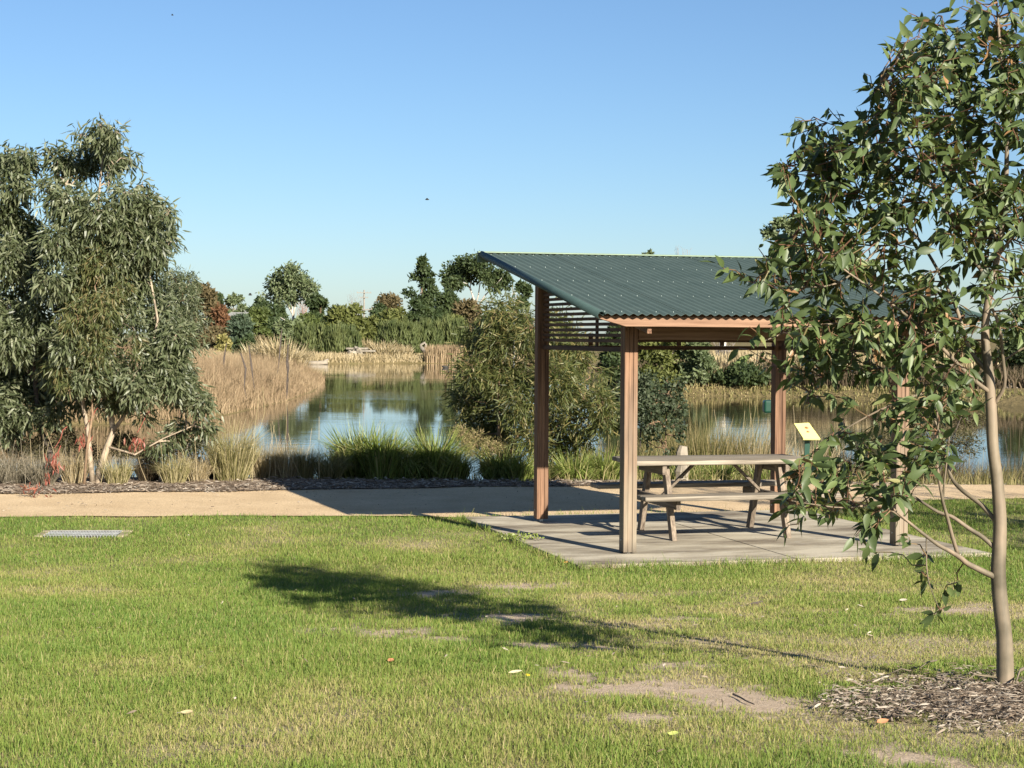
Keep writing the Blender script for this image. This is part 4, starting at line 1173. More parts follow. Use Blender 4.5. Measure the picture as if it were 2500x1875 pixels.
for (fx, fy, r) in ((0.62, 0.32, 0.028), (0.55, 0.58, 0.022)):
    c = tl + (tr - tl) * fx + (bl - tl) * fy + nn * 0.003
    ex, ey = unit(tr - tl), unit(bl - tl)
    a = np.linspace(0, 2 * np.pi, 12, endpoint=False)
    g.raw(np.array([c + ex * r * math.cos(t) * (1 + .2 * math.sin(3 * t)) + ey * r * 1.2 * math.sin(t) for t in a]), [tuple(range(12))])
g.obj('printed_picture', M['print'], pn)
p = on_ground(1893, 25.5)
bx = thing('green_box', 'dark green metal box on a post half hidden by rear right post', 'box', p)
g = Geo(); g.box((p[0] - 0.03, p[1] - 0.03, p[2] - 0.05), (p[0] + 0.03, p[1] + 0.03, p[2] + 0.95)); g.obj('post', M['green_paint'], bx)
q0, q1 = at(1863, 1008, 25.5), at(1898, 977, 25.5)
b = bm_box((q0[0] - p[0], -0.10, q0[2] - p[2]), (q1[0] - p[0], 0.10, q1[2] - p[2]), 0.03, 2); part('cabinet', b, M['green_paint'], bx)

# ------------------------------------------------------------------ the far banks
def far_plant(name, label, cat, px, top, D, hw, kind, mat, n=2200, leaf=None, group=None, bark='bark_mid', low=0.06, base_py=None, seed=None):
    """a far tree or shrub: px/top/hw in photograph pixels, D metres away"""
    p = on_ground(px, D)
    if base_py is not None:
        p = np.array([p[0], D, float(gh(p[0], D))])
    zt_ = at(px, top, D)[2]
    H = max(0.6, zt_ - p[2]) * 1.03; rw = hw * D / F * (1.22 if kind in ('dome', 'cone', 'feather') else 1.1)
    leaf = leaf or np.clip(0.0019 * D, 0.13, 0.50)
    o = thing(name, label, cat, p, group)
    gt, g = Geo(), Geo()
    if kind == 'bare':
        gt.tube(wander(p, p + [0, 0, H * 0.5], 4, 0.02), np.linspace(0.04 * rw + 0.05, 0.05, 4), 5)
        for k in range(46):
            a = R.uniform(0, 2 * np.pi); z0 = H * R.uniform(0.15, 0.6)
            tip = p + np.array([rw * R.uniform(0.2, 1) * math.cos(a), rw * R.uniform(0.2, 1) * math.sin(a), min(H, z0 + H * R.uniform(0.25, 0.6))])
            s = p + np.array([0, 0, z0])
            w_ = wander(s, tip, 5, 0.06); gt.tube(w_, np.linspace(0.035, 0.012, 5), 3, cap=False)
            for kk in range(4):
                q = w_[R.integers(2, 5)]
                gt.tube(wander(q, q + rand_dir(1)[0] * rw * 0.3 + np.array([0, 0, rw * 0.25]), 3, 0.1), np.linspace(0.014, 0.006, 3), 3, cap=False)
        gt.obj('branches', G[mat], o)
        return o
    K = {'dome': 34, 'cone': 60, 'gum': 20, 'feather': 30, 'umbrella': 16}[kind]
    cs, rs = [], []
    for k in range(K):
        a = R.uniform(0, 2 * np.pi)
        if kind == 'dome':
            t = R.uniform(low, 1.0) ; ww = math.sqrt(max(0.02, 1 - ((t - 0.42) / 0.62) ** 2)); r = 0.30 * rw
            rad = (rw - r * 0.8) * ww * math.sqrt(R.uniform(0, 1)); z = H * t - r * 0.8
        elif kind == 'cone':
            t = R.uniform(low, 1.0); ww = min(1.0, (1.05 - t) * 1.9); r = 0.24 * rw * (0.5 + ww * 0.6)
            rad = max(0, rw * ww - r * 0.7) * math.sqrt(R.uniform(0, 1)); z = H * t - r
        elif kind == 'gum':
            t = R.uniform(max(low, 0.52), 1.0); ww = math.sqrt(max(0.05, 1 - ((t - 0.74) / 0.32) ** 2)); r = 0.27 * rw
            rad = (rw - r * 0.7) * ww * math.sqrt(R.uniform(0.1, 1)); z = H * t - r * 0.9
        elif kind == 'umbrella':
            t = R.uniform(0.68, 1.0); ww = 1 - max(0, (t - 0.8)) * 2; r = 0.22 * rw
            rad = (rw - r * 0.7) * ww * math.sqrt(R.uniform(0, 1)); z = H * t - r
        else:
            r = 0.22 * rw; rad = (rw - r) * math.sqrt(R.uniform(0, 1)); z = 0; t = 0
        cs.append(p + np.array([rad * math.cos(a), rad * math.sin(a), max(z, r * 0.5)])); rs.append(r)
    cs, rs = np.array(cs), np.array(rs)
    if kind == 'feather':
        # upright plumes rising from the ground
        m = n
        ci = R.integers(0, K, m)
        off = R.normal(0, 0.5, (m, 2)) * rs[ci][:, None]
        d = np.hypot(cs[ci, 0] - p[0], cs[ci, 1] - p[1]) / rw
        hh = H * (1.0 - 0.35 * d ** 2) * (0.82 + 0.18 * R.uniform(-1, 1, K)[ci])
        z = hh * R.uniform(0.0, 1.0, m) ** 0.75
        P = np.stack([cs[ci, 0] + off[:, 0] * (1.1 - 0.6 * z / hh), cs[ci, 1] + off[:, 1], p[2] + z * 0.93], 1)
        Dr = np.stack([R.normal(0, .28, m), R.normal(0, .28, m), np.ones(m)], 1)
        tone = R.uniform(0, 0.6, K)[ci]
        leaf_cloud(g, P, Dr, rand_dir(m), leaf * 2.0 * R.uniform(.6, 1.4, m), leaf * 0.42 * R.uniform(.7, 1.3, m), np.clip(tone + R.uniform(0, 0.4, m), 0, 1))
    else:
        ci = R.choice(K, n, p=rs ** 2 / (rs ** 2).sum())
        dd = rand_dir(n); dd[:, 2] = np.where(dd[:, 2] < -0.4, -dd[:, 2] * 0.5, dd[:, 2])
        P = cs[ci] + dd * (rs[ci] * R.uniform(0.45, 1.08, n))[:, None]
        Dr = rand_dir(n) + dd * 0.5 + np.array([0, 0, -0.35 if kind in ('gum', 'umbrella') else 0.1])
        tone = R.uniform(0, 0.5, K)[ci]
        leaf_cloud(g, P, Dr, dd + rand_dir(n) * 0.8, leaf * 1.25 * R.uniform(.6, 1.4, n), leaf * 0.7 * R.uniform(.7, 1.3, n), np.clip(tone + R.uniform(0, 0.5, n), 0, 1))
    tr_ = max(0.05, 0.035 * rw)
    if kind in ('gum', 'umbrella'):
        for k in range(3):
            mid = p + np.array([rw * R.uniform(-.25, .25), 0, H * R.uniform(0.35, 0.5)])
            gt.tube(wander(p, mid, 4, 0.03), np.linspace(tr_ * 1.3, tr_ * 0.8, 4), 5)
            for c in cs[R.choice(K, 5, replace=False)]:
                gt.tube(wander(mid, c, 5, 0.05), np.linspace(tr_ * 0.7, tr_ * 0.2, 5), 4, cap=False)
    else:
        gt.tube(wander(p, p + [0, 0, H * 0.8], 5, 0.02), np.linspace(tr_ * 1.3, tr_ * 0.3, 5), 5)
        for c in cs[R.choice(K, 6, replace=False)]:
            z = min(c[2], p[2] + H * 0.6)
            gt.tube(wander([p[0], p[1], p[2] + (z - p[2]) * 0.6], c, 4, 0.05), np.linspace(tr_ * 0.5, tr_ * 0.15, 4), 4, cap=False)
    gt.obj('trunk', M[bark], o, True)
    f = g.obj('crown', G[mat], o); f['kind'] = 'stuff'
    return o

FG = 'trees and shrubs beyond the pond'
FAR = [
 # name, label, category, px, top, D, halfwidth, kind, material, n, bark
 ('casuarina_tree', 'brown casuarina rising just right of the left gum', 'tree', 492, 700, 205, 42, 'dome', 'brown', 2600, 'bark_mid'),
 ('rust_tree', 'rust red autumn tree right of the brown casuarina', 'tree', 540, 752, 200, 26, 'dome', 'rust', 1500, 'bark_mid'),
 ('brown_shrub', 'dull brown shrub below the brown casuarina', 'shrub', 510, 800, 175, 34, 'dome', 'brown', 1700, 'bark_mid'),
 ('far_gum', 'small round topped gum above the rust red tree', 'tree', 525, 716, 330, 24, 'gum', 'dark', 1200, 'bark_mid'),
 ('far_gum', 'hazy open gum above the house roof', 'tree', 572, 722, 330, 30, 'gum', 'gum', 1300, 'bark_pale'),
 ('far_gum', 'low dark spreading tree left of the pale trunked gum', 'tree', 632, 730, 320, 30, 'dome', 'dark', 1500, 'bark_mid'),
 ('far_gum', 'dark tree directly behind the pale trunked gum', 'tree', 672, 742, 300, 26, 'dome', 'dark', 1400, 'bark_mid'),
 ('blue_shrub', 'bluish shrub with a rounded top left of the dark green bush', 'shrub', 582, 772, 168, 32, 'dome', 'blue', 2200, 'bark_mid'),
 ('blue_shrub', 'low dark shrub between straw reeds and bluish shrub', 'shrub', 600, 822, 150, 24, 'dome', 'dark', 1500, 'bark_mid'),
 ('yellow_shrub', 'small yellow green shrub above the straw reeds', 'shrub', 545, 822, 160, 16, 'dome', 'yellow', 700, 'bark_mid'),
 ('green_bush', 'deep green bush left of the pale trunked gum', 'bush', 632, 758, 180, 36, 'dome', 'bright', 2200, 'bark_mid'),
 ('brown_shrub', 'brownish thin shrub behind the straw tussock mounds', 'shrub', 632, 825, 155, 24, 'dome', 'brown', 900, 'bark_mid'),
 ('gum_sapling', 'grey green gum thicket around the pale limbs', 'shrub', 712, 782, 182, 46, 'dome', 'gum', 2400, 'bark_white'),
 ('dark_tree', 'dark green tree with knobbly top left of the olive dome', 'tree', 782, 724, 200, 34, 'dome', 'dark', 2200, 'bark_mid'),
 ('olive_bush', 'broad olive dome shaped bush left of the power pole', 'bush', 836, 738, 182, 52, 'dome', 'olive', 3400, 'bark_mid'),
 ('feathery_bush', 'feathery upright bush above the fallen log', 'bush', 762, 790, 167, 50, 'feather', 'feather', 2600, 'bark_mid'),
 ('feathery_bush', 'feathery upright bush behind the rock pile', 'bush', 832, 792, 167, 46, 'feather', 'feather', 2600, 'bark_mid'),
 ('bare_tree', 'bare grey tree behind the olive dome', 'tree', 866, 722, 340, 24, 'bare', 'grey', 0, 'bark_mid'),
 ('bare_tree', 'bare pinkish tree right of the pale trunked gum', 'tree', 740, 726, 260, 18, 'bare', 'pink', 0, 'bark_mid'),
 ('brown_dome_tree', 'brown dome topped tree right of the power pole', 'tree', 946, 721, 330, 42, 'dome', 'brown', 2200, 'bark_mid'),
 ('dark_bush', 'dark bush at the foot of the power pole', 'bush', 918, 744, 200, 26, 'dome', 'dark', 1500, 'bark_mid'),
 ('olive_bush', 'olive topped bush below the brown dome tree', 'bush', 960, 758, 184, 44, 'dome', 'olive', 2600, 'bark_mid'),
 ('umbrella_tree', 'flat topped tree below the pointed dark tree', 'tree', 1028, 742, 195, 36, 'umbrella', 'dark', 1500, 'bark_pale'),
 ('pointed_tree', 'tall pointed dark conical tree right of the power pole', 'tree', 1030, 632, 285, 60, 'cone', 'dark', 4200, 'bark_mid'),
 ('feathery_bush', 'widest feathery bush behind the straw mound', 'bush', 975, 776, 172, 54, 'feather', 'feather', 3600, 'bark_mid'),
 ('feathery_bush', 'feathery bush behind the bleached dead branch', 'bush', 1035, 782, 174, 44, 'feather', 'feather', 3000, 'bark_mid'),
 ('feathery_bush', 'feathery bush left of the big wattle', 'bush', 1095, 770, 176, 40, 'feather', 'feather', 3000, 'bark_mid'),
 ('dark_tree', 'dark tree in front of the broad crowned gum', 'tree', 1095, 705, 240, 32, 'dome', 'dark', 2600, 'bark_mid'),
 ('dark_tree', 'dark brownish tree beneath the broad crowned gum', 'tree', 1140, 738, 225, 44, 'dome', 'brown', 2400, 'bark_mid'),
 ('dark_tree', 'dark tree peeping left of the shelter post', 'tree', 1276, 690, 230, 24, 'dome', 'dark', 1800, 'bark_mid'),
 ('dark_tree', 'dark shrub mass behind the top of the wattle', 'tree', 1215, 752, 215, 50, 'dome', 'dark', 2200, 'bark_mid'),
 ('dark_tree', 'dark shaded tree seen through the shelter beside the wattle', 'tree', 1510, 780, 81, 56, 'dome', 'dark', 3600, 'bark_mid'),
 ('mixed_shrub', 'olive shrub with bare limbs seen through the shelter', 'shrub', 1610, 790, 80.6, 60, 'dome', 'olive', 3200, 'bark_white'),
 ('mixed_shrub', 'grey green shrub seen through the middle of the shelter', 'shrub', 1700, 812, 80.4, 44, 'dome', 'gum', 2600, 'bark_white'),
 ('far_gum', 'leafy tree rising above the roof ridge at right', 'tree', 1915, 540, 105, 64, 'gum', 'gum', 3400, 'bark_pale'),
 ('far_gum', 'leafy tree behind the gum crown above the right roof end', 'tree', 2060, 600, 110, 70, 'dome', 'gum', 3600, 'bark_pale'),
 ('far_gum', 'tiny tree top peeping over the middle of the ridge', 'tree', 1577, 605, 150, 20, 'gum', 'gum', 900, 'bark_pale'),
 ('far_gum', 'tiny twig top peeping over the ridge right of middle', 'tree', 1660, 617, 150, 20, 'bare', 'grey', 0, 'bark_pale'),
 ('dark_tree', 'dense dark tree behind the front right post', 'tree', 2000, 770, 92, 80, 'dome', 'blue', 3800, 'bark_mid'),
 ('dark_tree', 'dense dark tree between front right post and gum trunk', 'tree', 2180, 760, 94, 90, 'dome', 'dark', 3800, 'bark_mid'),
 ('mixed_shrub', 'olive shrub low behind the gum branches', 'shrub', 2330, 820, 90, 60, 'dome', 'olive', 2600, 'bark_mid'),
  ('green_bush', 'green bush between bluish shrub and pale trunked gum', 'bush', 655, 778, 195, 40, 'dome', 'dark', 2400, 'bark_mid'),
 ('green_bush', 'bush filling the gap right of the pale trunked gum', 'bush', 752, 772, 196, 36, 'dome', 'bright', 2400, 'bark_mid'),
 ('green_bush', 'bush just right of the power pole foot', 'bush', 905, 775, 196, 30, 'dome', 'olive', 2200, 'bark_mid'),
 ('green_bush', 'dark bush below the pointed dark tree', 'bush', 1052, 762, 205, 40, 'dome', 'dark', 2600, 'bark_mid'),
 ('green_bush', 'olive bush left of the big wattle top', 'bush', 1105, 776, 190, 40, 'dome', 'olive', 2600, 'bark_mid'),
 ('brown_shrub', 'brown shrub behind the left end of the reeds', 'shrub', 560, 800, 185, 34, 'dome', 'brown', 1800, 'bark_mid'),
 ('dark_tree', 'dark shrub standing in for shaded grass seen under the roof right of middle', 'shrub', 1815, 890, 79.6, 60, 'dome', 'dark', 2600, 'bark_mid'),  # dark leaves added in place of the shade on the bank grass
 ('dark_tree', 'large dark rounded tree at the right edge of the photo', 'tree', 2545, 735, 84, 110, 'dome', 'dark', 5200, 'bark_mid'),
]
for f in FAR:
    far_plant(f[0], f[1], f[2], f[3], f[4], f[5], f[6], f[7], f[8], int(f[9] * 2.2), bark=f[10], group=FG)

# two landmark gums built to their own outline
def landmark(label, D, base_px, clusters, stems, mat, bark, n, L):
    p = on_ground(base_px, D)
    return cluster_tree('far_gum', label, 'tree', D, p, clusters, stems, G[mat], M[bark], n, L, L * 0.5, 0.35, dys=2.0, group=FG, stem_r=0.12, kind='rhomb', gap=0.25, tuft=6)
landmark('pale trunked gum with open crown standing alone at left', 205, 716,
         [(712, 672, 24), (690, 664, 14), (735, 690, 24), (680, 690, 22), (665, 700, 16), (700, 705, 24), (755, 705, 16), (745, 720, 14), (690, 725, 16), (712, 728, 16), (665, 722, 10), (712, 653, 10), (768, 700, 8), (640, 722, 7)],
         [([(716, 800), (716, 775), (713, 755), (712, 735), (708, 700), (706, 670)], 0.17, 0.05), ([(716, 775), (720, 750), (726, 725), (735, 700)], 0.12, 0.04), ([(713, 765), (700, 740), (690, 715)], 0.11, 0.04),
          ([(715, 800), (700, 785), (685, 775)], 0.14, 0.05), ([(715, 818), (695, 805), (675, 795)], 0.14, 0.05)], 'gum', 'bark_white', 4600, 0.46)
landmark('broad crowned gum with white limbs left of the shelter roof', 260, 1160,
         [(1105, 668, 26), (1130, 645, 20), (1160, 642, 22), (1185, 655, 22), (1150, 665, 24), (1185, 675, 18), (1215, 682, 24), (1235, 690, 14), (1100, 692, 16), (1118, 690, 16), (1205, 700, 12), (1230, 670, 12), (1140, 652, 20)],
         [([(1160, 800), (1160, 760), (1158, 735), (1150, 710), (1140, 690), (1125, 670)], 0.20, 0.06), ([(1160, 750), (1168, 720), (1172, 690), (1165, 660)], 0.12, 0.05), ([(1162, 755), (1185, 720), (1205, 700), (1215, 690)], 0.12, 0.05), ([(1158, 740), (1148, 700), (1150, 670)], 0.11, 0.05)],
         'dark', 'bark_white', 7500, 0.55)

# off to the right, outside the picture: the tree that shades the lawn behind the slab
def shade_tree():
    p = np.array([9.0, 12.6, float(gh(9.0, 12.6))])
    o = thing('shade_tree', 'leafy tree standing on the lawn right of the picture', 'tree', p)
    gt, g = Geo(), Geo()
    gt.tube(wander(p, p + [0, 0, 3.2], 5, 0.03), np.linspace(0.14, 0.05, 5), 7)
    n = 2600; K = 14
    cs = p + np.stack([R.normal(0, 0.8, K), R.normal(0, 0.8, K), R.uniform(2.2, 4.6, K)], 1)
    ci = R.integers(0, K, n)
    leaf_cloud(g, cs[ci] + rand_dir(n) * 0.6, rand_dir(n), rand_dir(n), np.full(n, .14), np.full(n, .05), R.uniform(0, 1, n))
    for c in cs: gt.tube(wander(p + [0, 0, 1.8], c, 4, .05), np.linspace(.05, .01, 4), 5)
    gt.obj('trunk', M['bark'], o, True); f = g.obj('foliage', M['hang'], o); f['kind'] = 'stuff'
shade_tree()

# reeds and straw on the spit, the far shore and the right bank
def blade_field(name, label, sampler, n, h, wd, mat, lean=0.25, kind='stuff', cat='reeds', zfun=None):
    x, y = sampler(n); n = len(x)
    P = np.stack([x, y, gh(x, y) - 0.05], 1)
    H = (h(x, y) if callable(h) else h) * R.uniform(0.6, 1.15, n)
    tone = 0.55 * fbm(x * 0.25, y * 0.25, 51) + 0.0
    g = Geo()
    blades(P, H, wd * R.uniform(0.7, 1.4, n), R.uniform(0, 2 * np.pi, n), np.abs(R.normal(lean, lean * 0.6, n)).clip(0, 1.0), np.clip(tone + R.uniform(0, 0.6, n) - 0.1, 0, 1), g, 2)
    return tag(g.obj(name, M[mat]), label, cat, kind=kind)
def in_strip(xr, yr, dmin, dmax, hole=None):
    def f(n):
        x, y = R.uniform(*xr, n * 4), R.uniform(*yr, n * 4)
        d = pond_dist(x, y); k = (d > dmin) & (d < dmax)
        if hole is not None: k &= ~((x > hole[0]) & (x < hole[1]) & (y < hole[2]))
        return x[k][:n], y[k][:n]
    return f
def spit_h(x, y): return 0.62 + 0.85 * fbm(x * 0.18, y * 0.10, 61) - 0.6 * np.clip(1 - pond_dist(x, y) / 3.0, 0, 1)
blade_field('reed_bed', 'pale straw coloured reeds massed on the left spit', in_strip((-22, -8.5), (47, 98), 0.0, 14), 95000, spit_h, 0.019, 'reed', 0.5)
blade_field('reed_bed', 'straw grass thinning out behind the spit', in_strip((-32, -10), (98, 168), 0.0, 16), 26000, 0.55, 0.06, 'straw', 0.45)
blade_field('reed_bed', 'straw grass along the far shore of pond', in_strip((-18, 6), (160, 176), 0.2, 9, (-16.6, -12.4, 166.5)), 14000, 0.32, 0.08, 'straw', 0.6)
blade_field('reed_bed', 'pale reeds in the far right corner of the pond', in_strip((-8, -3), (162, 172), 0.0, 4), 2600, 1.15, 0.09, 'reed', 0.15)
blade_field('bank_grass', 'low green grass rimming the right bank', in_strip((3, 26), (70, 92), -0.1, 1.5), 9000, 0.22, 0.05, 'rush', 0.6, cat='grass')
blade_field('bank_rushes', 'rushes coloured dark for the shade above the right bank', in_strip((5, 24), (74, 98), 1.3, 9), 16000, 0.8, 0.06, 'deadbrown', 0.5)  # dead brown blades carry the shade lying on this bank in their colour
blade_field('reed_bed', 'dry straw reeds behind the dark rushes at right', in_strip((9.5, 26), (84, 108), 6.0, 14), 9000, 1.15, 0.09, 'straw', 0.2)
blade_field('bank_rushes', 'rough brown grass on the near bank beyond the garden bed', in_strip((-12, 16), (24.6, 31), 0.2, 4.2), 9000, 0.42, 0.010, 'rush', 0.55)

# things along the far shore
def mound(px, Y, h, rad, n, mat, lab, wd): return tussock('straw_tussock', lab, 'grass clump', px, Y, h, rad, n, mat, 0.8, wd, 'straw mounds beyond the pond', base_r=0.7)
mound(690, 118, 2.0, 2.0, 900, 'straw', 'tallest straw tussock mound behind the reed spit', 0.07)
mound(645, 122, 1.5, 1.9, 700, 'straw', 'lower straw tussock mound left of the tallest', 0.07)
mound(925, 170, 1.5, 2.6, 1200, 'straw', 'straw mound right of the rock pile', 0.10)
mound(955, 168, 1.1, 2.6, 1100, 'straw', 'sloping straw mound right of the rock pile one', 0.10)
mound(1688, 83, 1.0, 1.0, 900, 'rush', 'taller green brown tussock on the right bank', 0.05)
mound(1722, 81, 0.8, 0.9, 700, 'strawgreen', 'shorter round tussock on the right bank', 0.05)
mound(1955, 82, 1.6, 1.4, 900, 'straw', 'straw tussock right of the rear right post', 0.05)
for i, (px, py, h, lab) in enumerate([(607, 965, 1.5, 'dark seed stalk leaning left in the reeds'), (625, 960, 1.6, 'dark seed stalk leaning right in the reeds'), (700, 980, 1.5, 'dark clump of seed stalks near the water'),
                                      (540, 960, 1.4, 'dark seed stalk at the left of the reeds'), (672, 905, 1.6, 'dark seed stalk before the straw mounds')]):
    pp = on_ground(px, 62 + i * 4.0)
    g = Geo()
    for k in range(3 if 'clump' in lab else 1):
        tp_ = pp + np.array([R.uniform(-.35, .35), R.uniform(-.2, .2), h * R.uniform(1.2, 1.5)])
        g.tube(wander(pp, tp_, 4, 0.02), [0.015, 0.015, 0.04, 0.02], 5)
    tag(g.obj('seed_stalk', M['bark_dark'], origin=pp), lab, 'plant', 'dark seed stalks in the reeds')
def rock(pc, r, label, group='rocks of the far bank'):
    b = bmesh.new(); bmesh.ops.create_icosphere(b, subdivisions=2, radius=1.0)
    for v in b.verts:
        k = 1 + 0.28 * R.normal()
        v.co = Vector((v.co.x * r[0] * k, v.co.y * r[1] * k, v.co.z * r[2] * k))
    me = bpy.data.meshes.new('rock'); b.to_mesh(me); b.free(); me.materials.append(M['rock'])
    o = bpy.data.objects.new('rock', me); COL.objects.link(o); o.location = [float(a) for a in pc]
    return tag(o, label, 'rock', group)
ROCKS = [(842, 882, 'lowest left boulder of the rock pile'), (852, 874, 'pale boulder second from the left in the rock pile'), (862, 865, 'upper left boulder of the rock pile'), (872, 879, 'low middle boulder of the rock pile'),
         (880, 868, 'boulder under the wide timber slab'), (893, 881, 'low right boulder of the rock pile'), (902, 872, 'boulder right of the timber slabs'), (915, 884, 'rightmost small boulder of the rock pile'), (872, 856, 'boulder at the top of the rock pile')]
for px, py, lab in ROCKS:
    c = at(px, py, 165.2); c[1] += R.uniform(-0.3, 0.6)
    rock(c, (0.46 * R.uniform(.7, 1.2), 0.5, 0.36 * R.uniform(.7, 1.1)), lab)
for px, py, wv, lab in ((872, 851, 1.0, 'grey timber slab on top of the rock pile'), (893, 857, 0.9, 'pale timber slab across the right of rock pile')):
    c = at(px, py, 165.6)
    b = bm_box((-wv, -0.4, -0.09), (wv, 0.4, 0.09), 0.03); me = bpy.data.meshes.new('timber_slab'); b.to_mesh(me); b.free(); me.materials.append(M['log'])
    o = bpy.data.objects.new('timber_slab', me); COL.objects.link(o); o.location = [float(a) for a in c]; tag(o, lab, 'timber', 'timber slabs on the rock pile')
def logp(pts, Y, r0, r1, label, mat='log', name='fallen_log', side=None):
    p = px_poly(pts, Y); g = Geo(); g.tube(p, np.linspace(r0, r1, len(p)), 8)
    if side:
        for s in side: q = px_poly(s, Y); g.tube(q, np.linspace(r1 * 0.8, r1 * 0.4, len(q)), 6)
    return tag(g.obj(name, M[mat], origin=p[0], smooth=True), label, 'log', 'fallen logs by the far shore')
logp([(748, 887), (770, 887), (800, 885)], 154, 0.24, 0.18, 'pale fallen log lying at the waterline left of rock pile', 'deadwhite', side=[[(788, 886), (795, 880), (802, 877)]])
logp([(1054, 874), (1040, 860), (1028, 848)], 168, 0.32, 0.18, 'leaning log with a bleached crooked branch', 'log', side=[[(1028, 848), (1027, 842), (1038, 836), (1040, 840), (1040, 853)]])
# plinth
c = at(819, 878, 167); g = Geo()
g.tube([c, c + [0, 0, 0.55], c + [0, 0, 0.85]], [0.14, 0.12, 0.13], 8); pl = thing('viewing_plinth', 'small post with a pale flat top left of rock pile', 'plinth', c)
g.obj('post', M['bark_dark'], pl)
g = Geo(); g.tube([c + [0, 0, 0.85], c + [0, 0, 0.93], c + [0, 0, 1.0]], [0.20, 0.5, 0.55], 10); g.obj('top', M['rock'], pl)
# right bank stones
for px, py, r, lab in ((2478, 968, .42, 'grey boulder at the right edge behind the trunk'), (2440, 985, .30, 'small pale boulder just right of the trunk'), (2500, 985, .5, 'large boulder cut by the right edge'), (2462, 990, 0.25, 'low flat stone between the right boulders')):
    rock(at(px, py, 74.5), (r, r, r * 0.7), lab, 'boulders on the right bank')
c = at(2464, 952, 74.5); g = Geo(); g.tube(px_poly([(2458, 965), (2462, 948), (2470, 940), (2476, 948), (2484, 955)], 74.5), [0.16, 0.14, 0.10, 0.12, 0.14], 7)
tag(g.obj('stump', M['deadwhite'], origin=c), 'bleached crooked stump on the right bank boulders', 'stump')
# white pipe seen through the shelter
g = Geo(); a_, b_ = at(1763, 862, 103), at(1766, 815, 103); g.tube([a_, b_], [0.20, 0.20], 10); tag(g.obj('pipe', M['pipe'], origin=a_), 'pale upright pipe among straw seen through the shelter', 'pipe')
# bare shrub before it
far_plant('bare_shrub', 'bare fan shaped shrub before the pale pipe', 'shrub', 1765, 842, 96, 26, 'bare', 'grey', 0, group=FG)

# utility poles, houses
def upole(px, top, bot, D, arms, r, label):
    a_, b_ = at(px - (top - bot) * -0.006, bot, D), at(px, top, D)
    a_ = np.array([a_[0], D, min(a_[2], float(gh(a_[0], D)))])
    o = thing('utility_pole', label, 'pole', a_, 'power poles beyond the pond')
    g = Geo(); g.tube([a_, (a_ + b_) / 2, b_], [r * 1.15, r, r * 0.85], 8); g.obj('mast', M['pole'], o)
    for py, hwm, th in arms:
        c = at(px, py, D); g = Geo(); g.box((c[0] - hwm, D - r - 0.14, c[2] - th), (c[0] + hwm, D - r - 0.01, c[2] + th)); ar = g.obj('crossarm', M['pole'], o)
        for s in (-0.9, -0.45, 0.45, 0.9):
            gi = Geo(); q = np.array([c[0] + s * hwm, D - r - 0.075, c[2] + th]); gi.tube([q, q + [0, 0, 0.16]], [0.045, 0.03], 6); gi.obj('insulator', M['pole'], ar)
    return o
upole(889, 708, 800, 255, ((715, 1.05, 0.05), (756, 1.2, 0.07), (727, 0.6, 0.04)), 0.12, 'tall pale power pole with two cross arms')
upole(597, 750, 790, 360, ((757, 1.0, 0.09),), 0.10, 'small power pole left of the grey house roof')
upole(608, 760, 790, 345, ((763, 1.0, 0.09),), 0.10, 'small power pole over the grey house roof')
upole(630, 744, 790, 400, ((748, 0.9, 0.09),), 0.10, 'small distant power pole before the dark spreading tree')
def house(px, D, w, wall_h, roof_h, wallm, label):
    p = on_ground(px, D)
    o = thing('house', label, 'house', p, 'houses beyond the trees')
    g = Geo(); g.box(p + [-w / 2, 0, -0.2], p + [w / 2, 7, wall_h]); wl = g.obj('wall', M[wallm], o)
    g = Geo(); e = 0.5
    A_ = [p + [-w / 2 - e, -e, wall_h + .003], p + [w / 2 + e, -e, wall_h + .003], p + [w / 2 + e, 7 + e, wall_h + .003], p + [-w / 2 - e, 7 + e, wall_h + .003], p + [-w / 2 + 2.5, 3.5, wall_h + roof_h], p + [w / 2 - 2.5, 3.5, wall_h + roof_h]]
    g.raw(A_, [(3, 2, 1, 0), (0, 1, 5, 4), (1, 2, 5), (2, 3, 4, 5), (3, 0, 4)]); g.obj('roof', M['roofgrey'], o)
    for s in (-0.28, 0.28):
        g = Geo(); c = p + [s * w, -0.04, wall_h * 0.55]; g.box(c - [0.8, 0.03, 0.6], c + [0.8, 0.03, 0.6]); g.obj('window', M['barge'], o)
house(600, 300, 11, 3.0, 2.0, 'whitewall', 'grey roofed house showing above the bluish shrub')
house(556, 340, 10, 4.4, 1.8, 'wall', 'sunlit cream house beside the rust red tree')
# panel on a pole behind the wattle
c = at(1255, 722, 120); p = on_ground(1255, 120)
o = thing('panel_pole', 'grey framed panel on a pole above the wattle', 'panel', p)
g = Geo(); g.tube([p, [c[0], c[1] + .1, c[2]]], [0.06, 0.05], 6); g.obj('mast', M['galv'], o)
g = Geo(); g.box(c - [0.14, 0.04, 0.19], c + [0.14, 0.04, 0.19]); fr = g.obj('frame', M['galv'], o)
g = Geo(); g.box(c - [0.10, 0.05, 0.15], c + [0.10, -0.041, 0.15]); g.obj('face', M['barge'], fr)

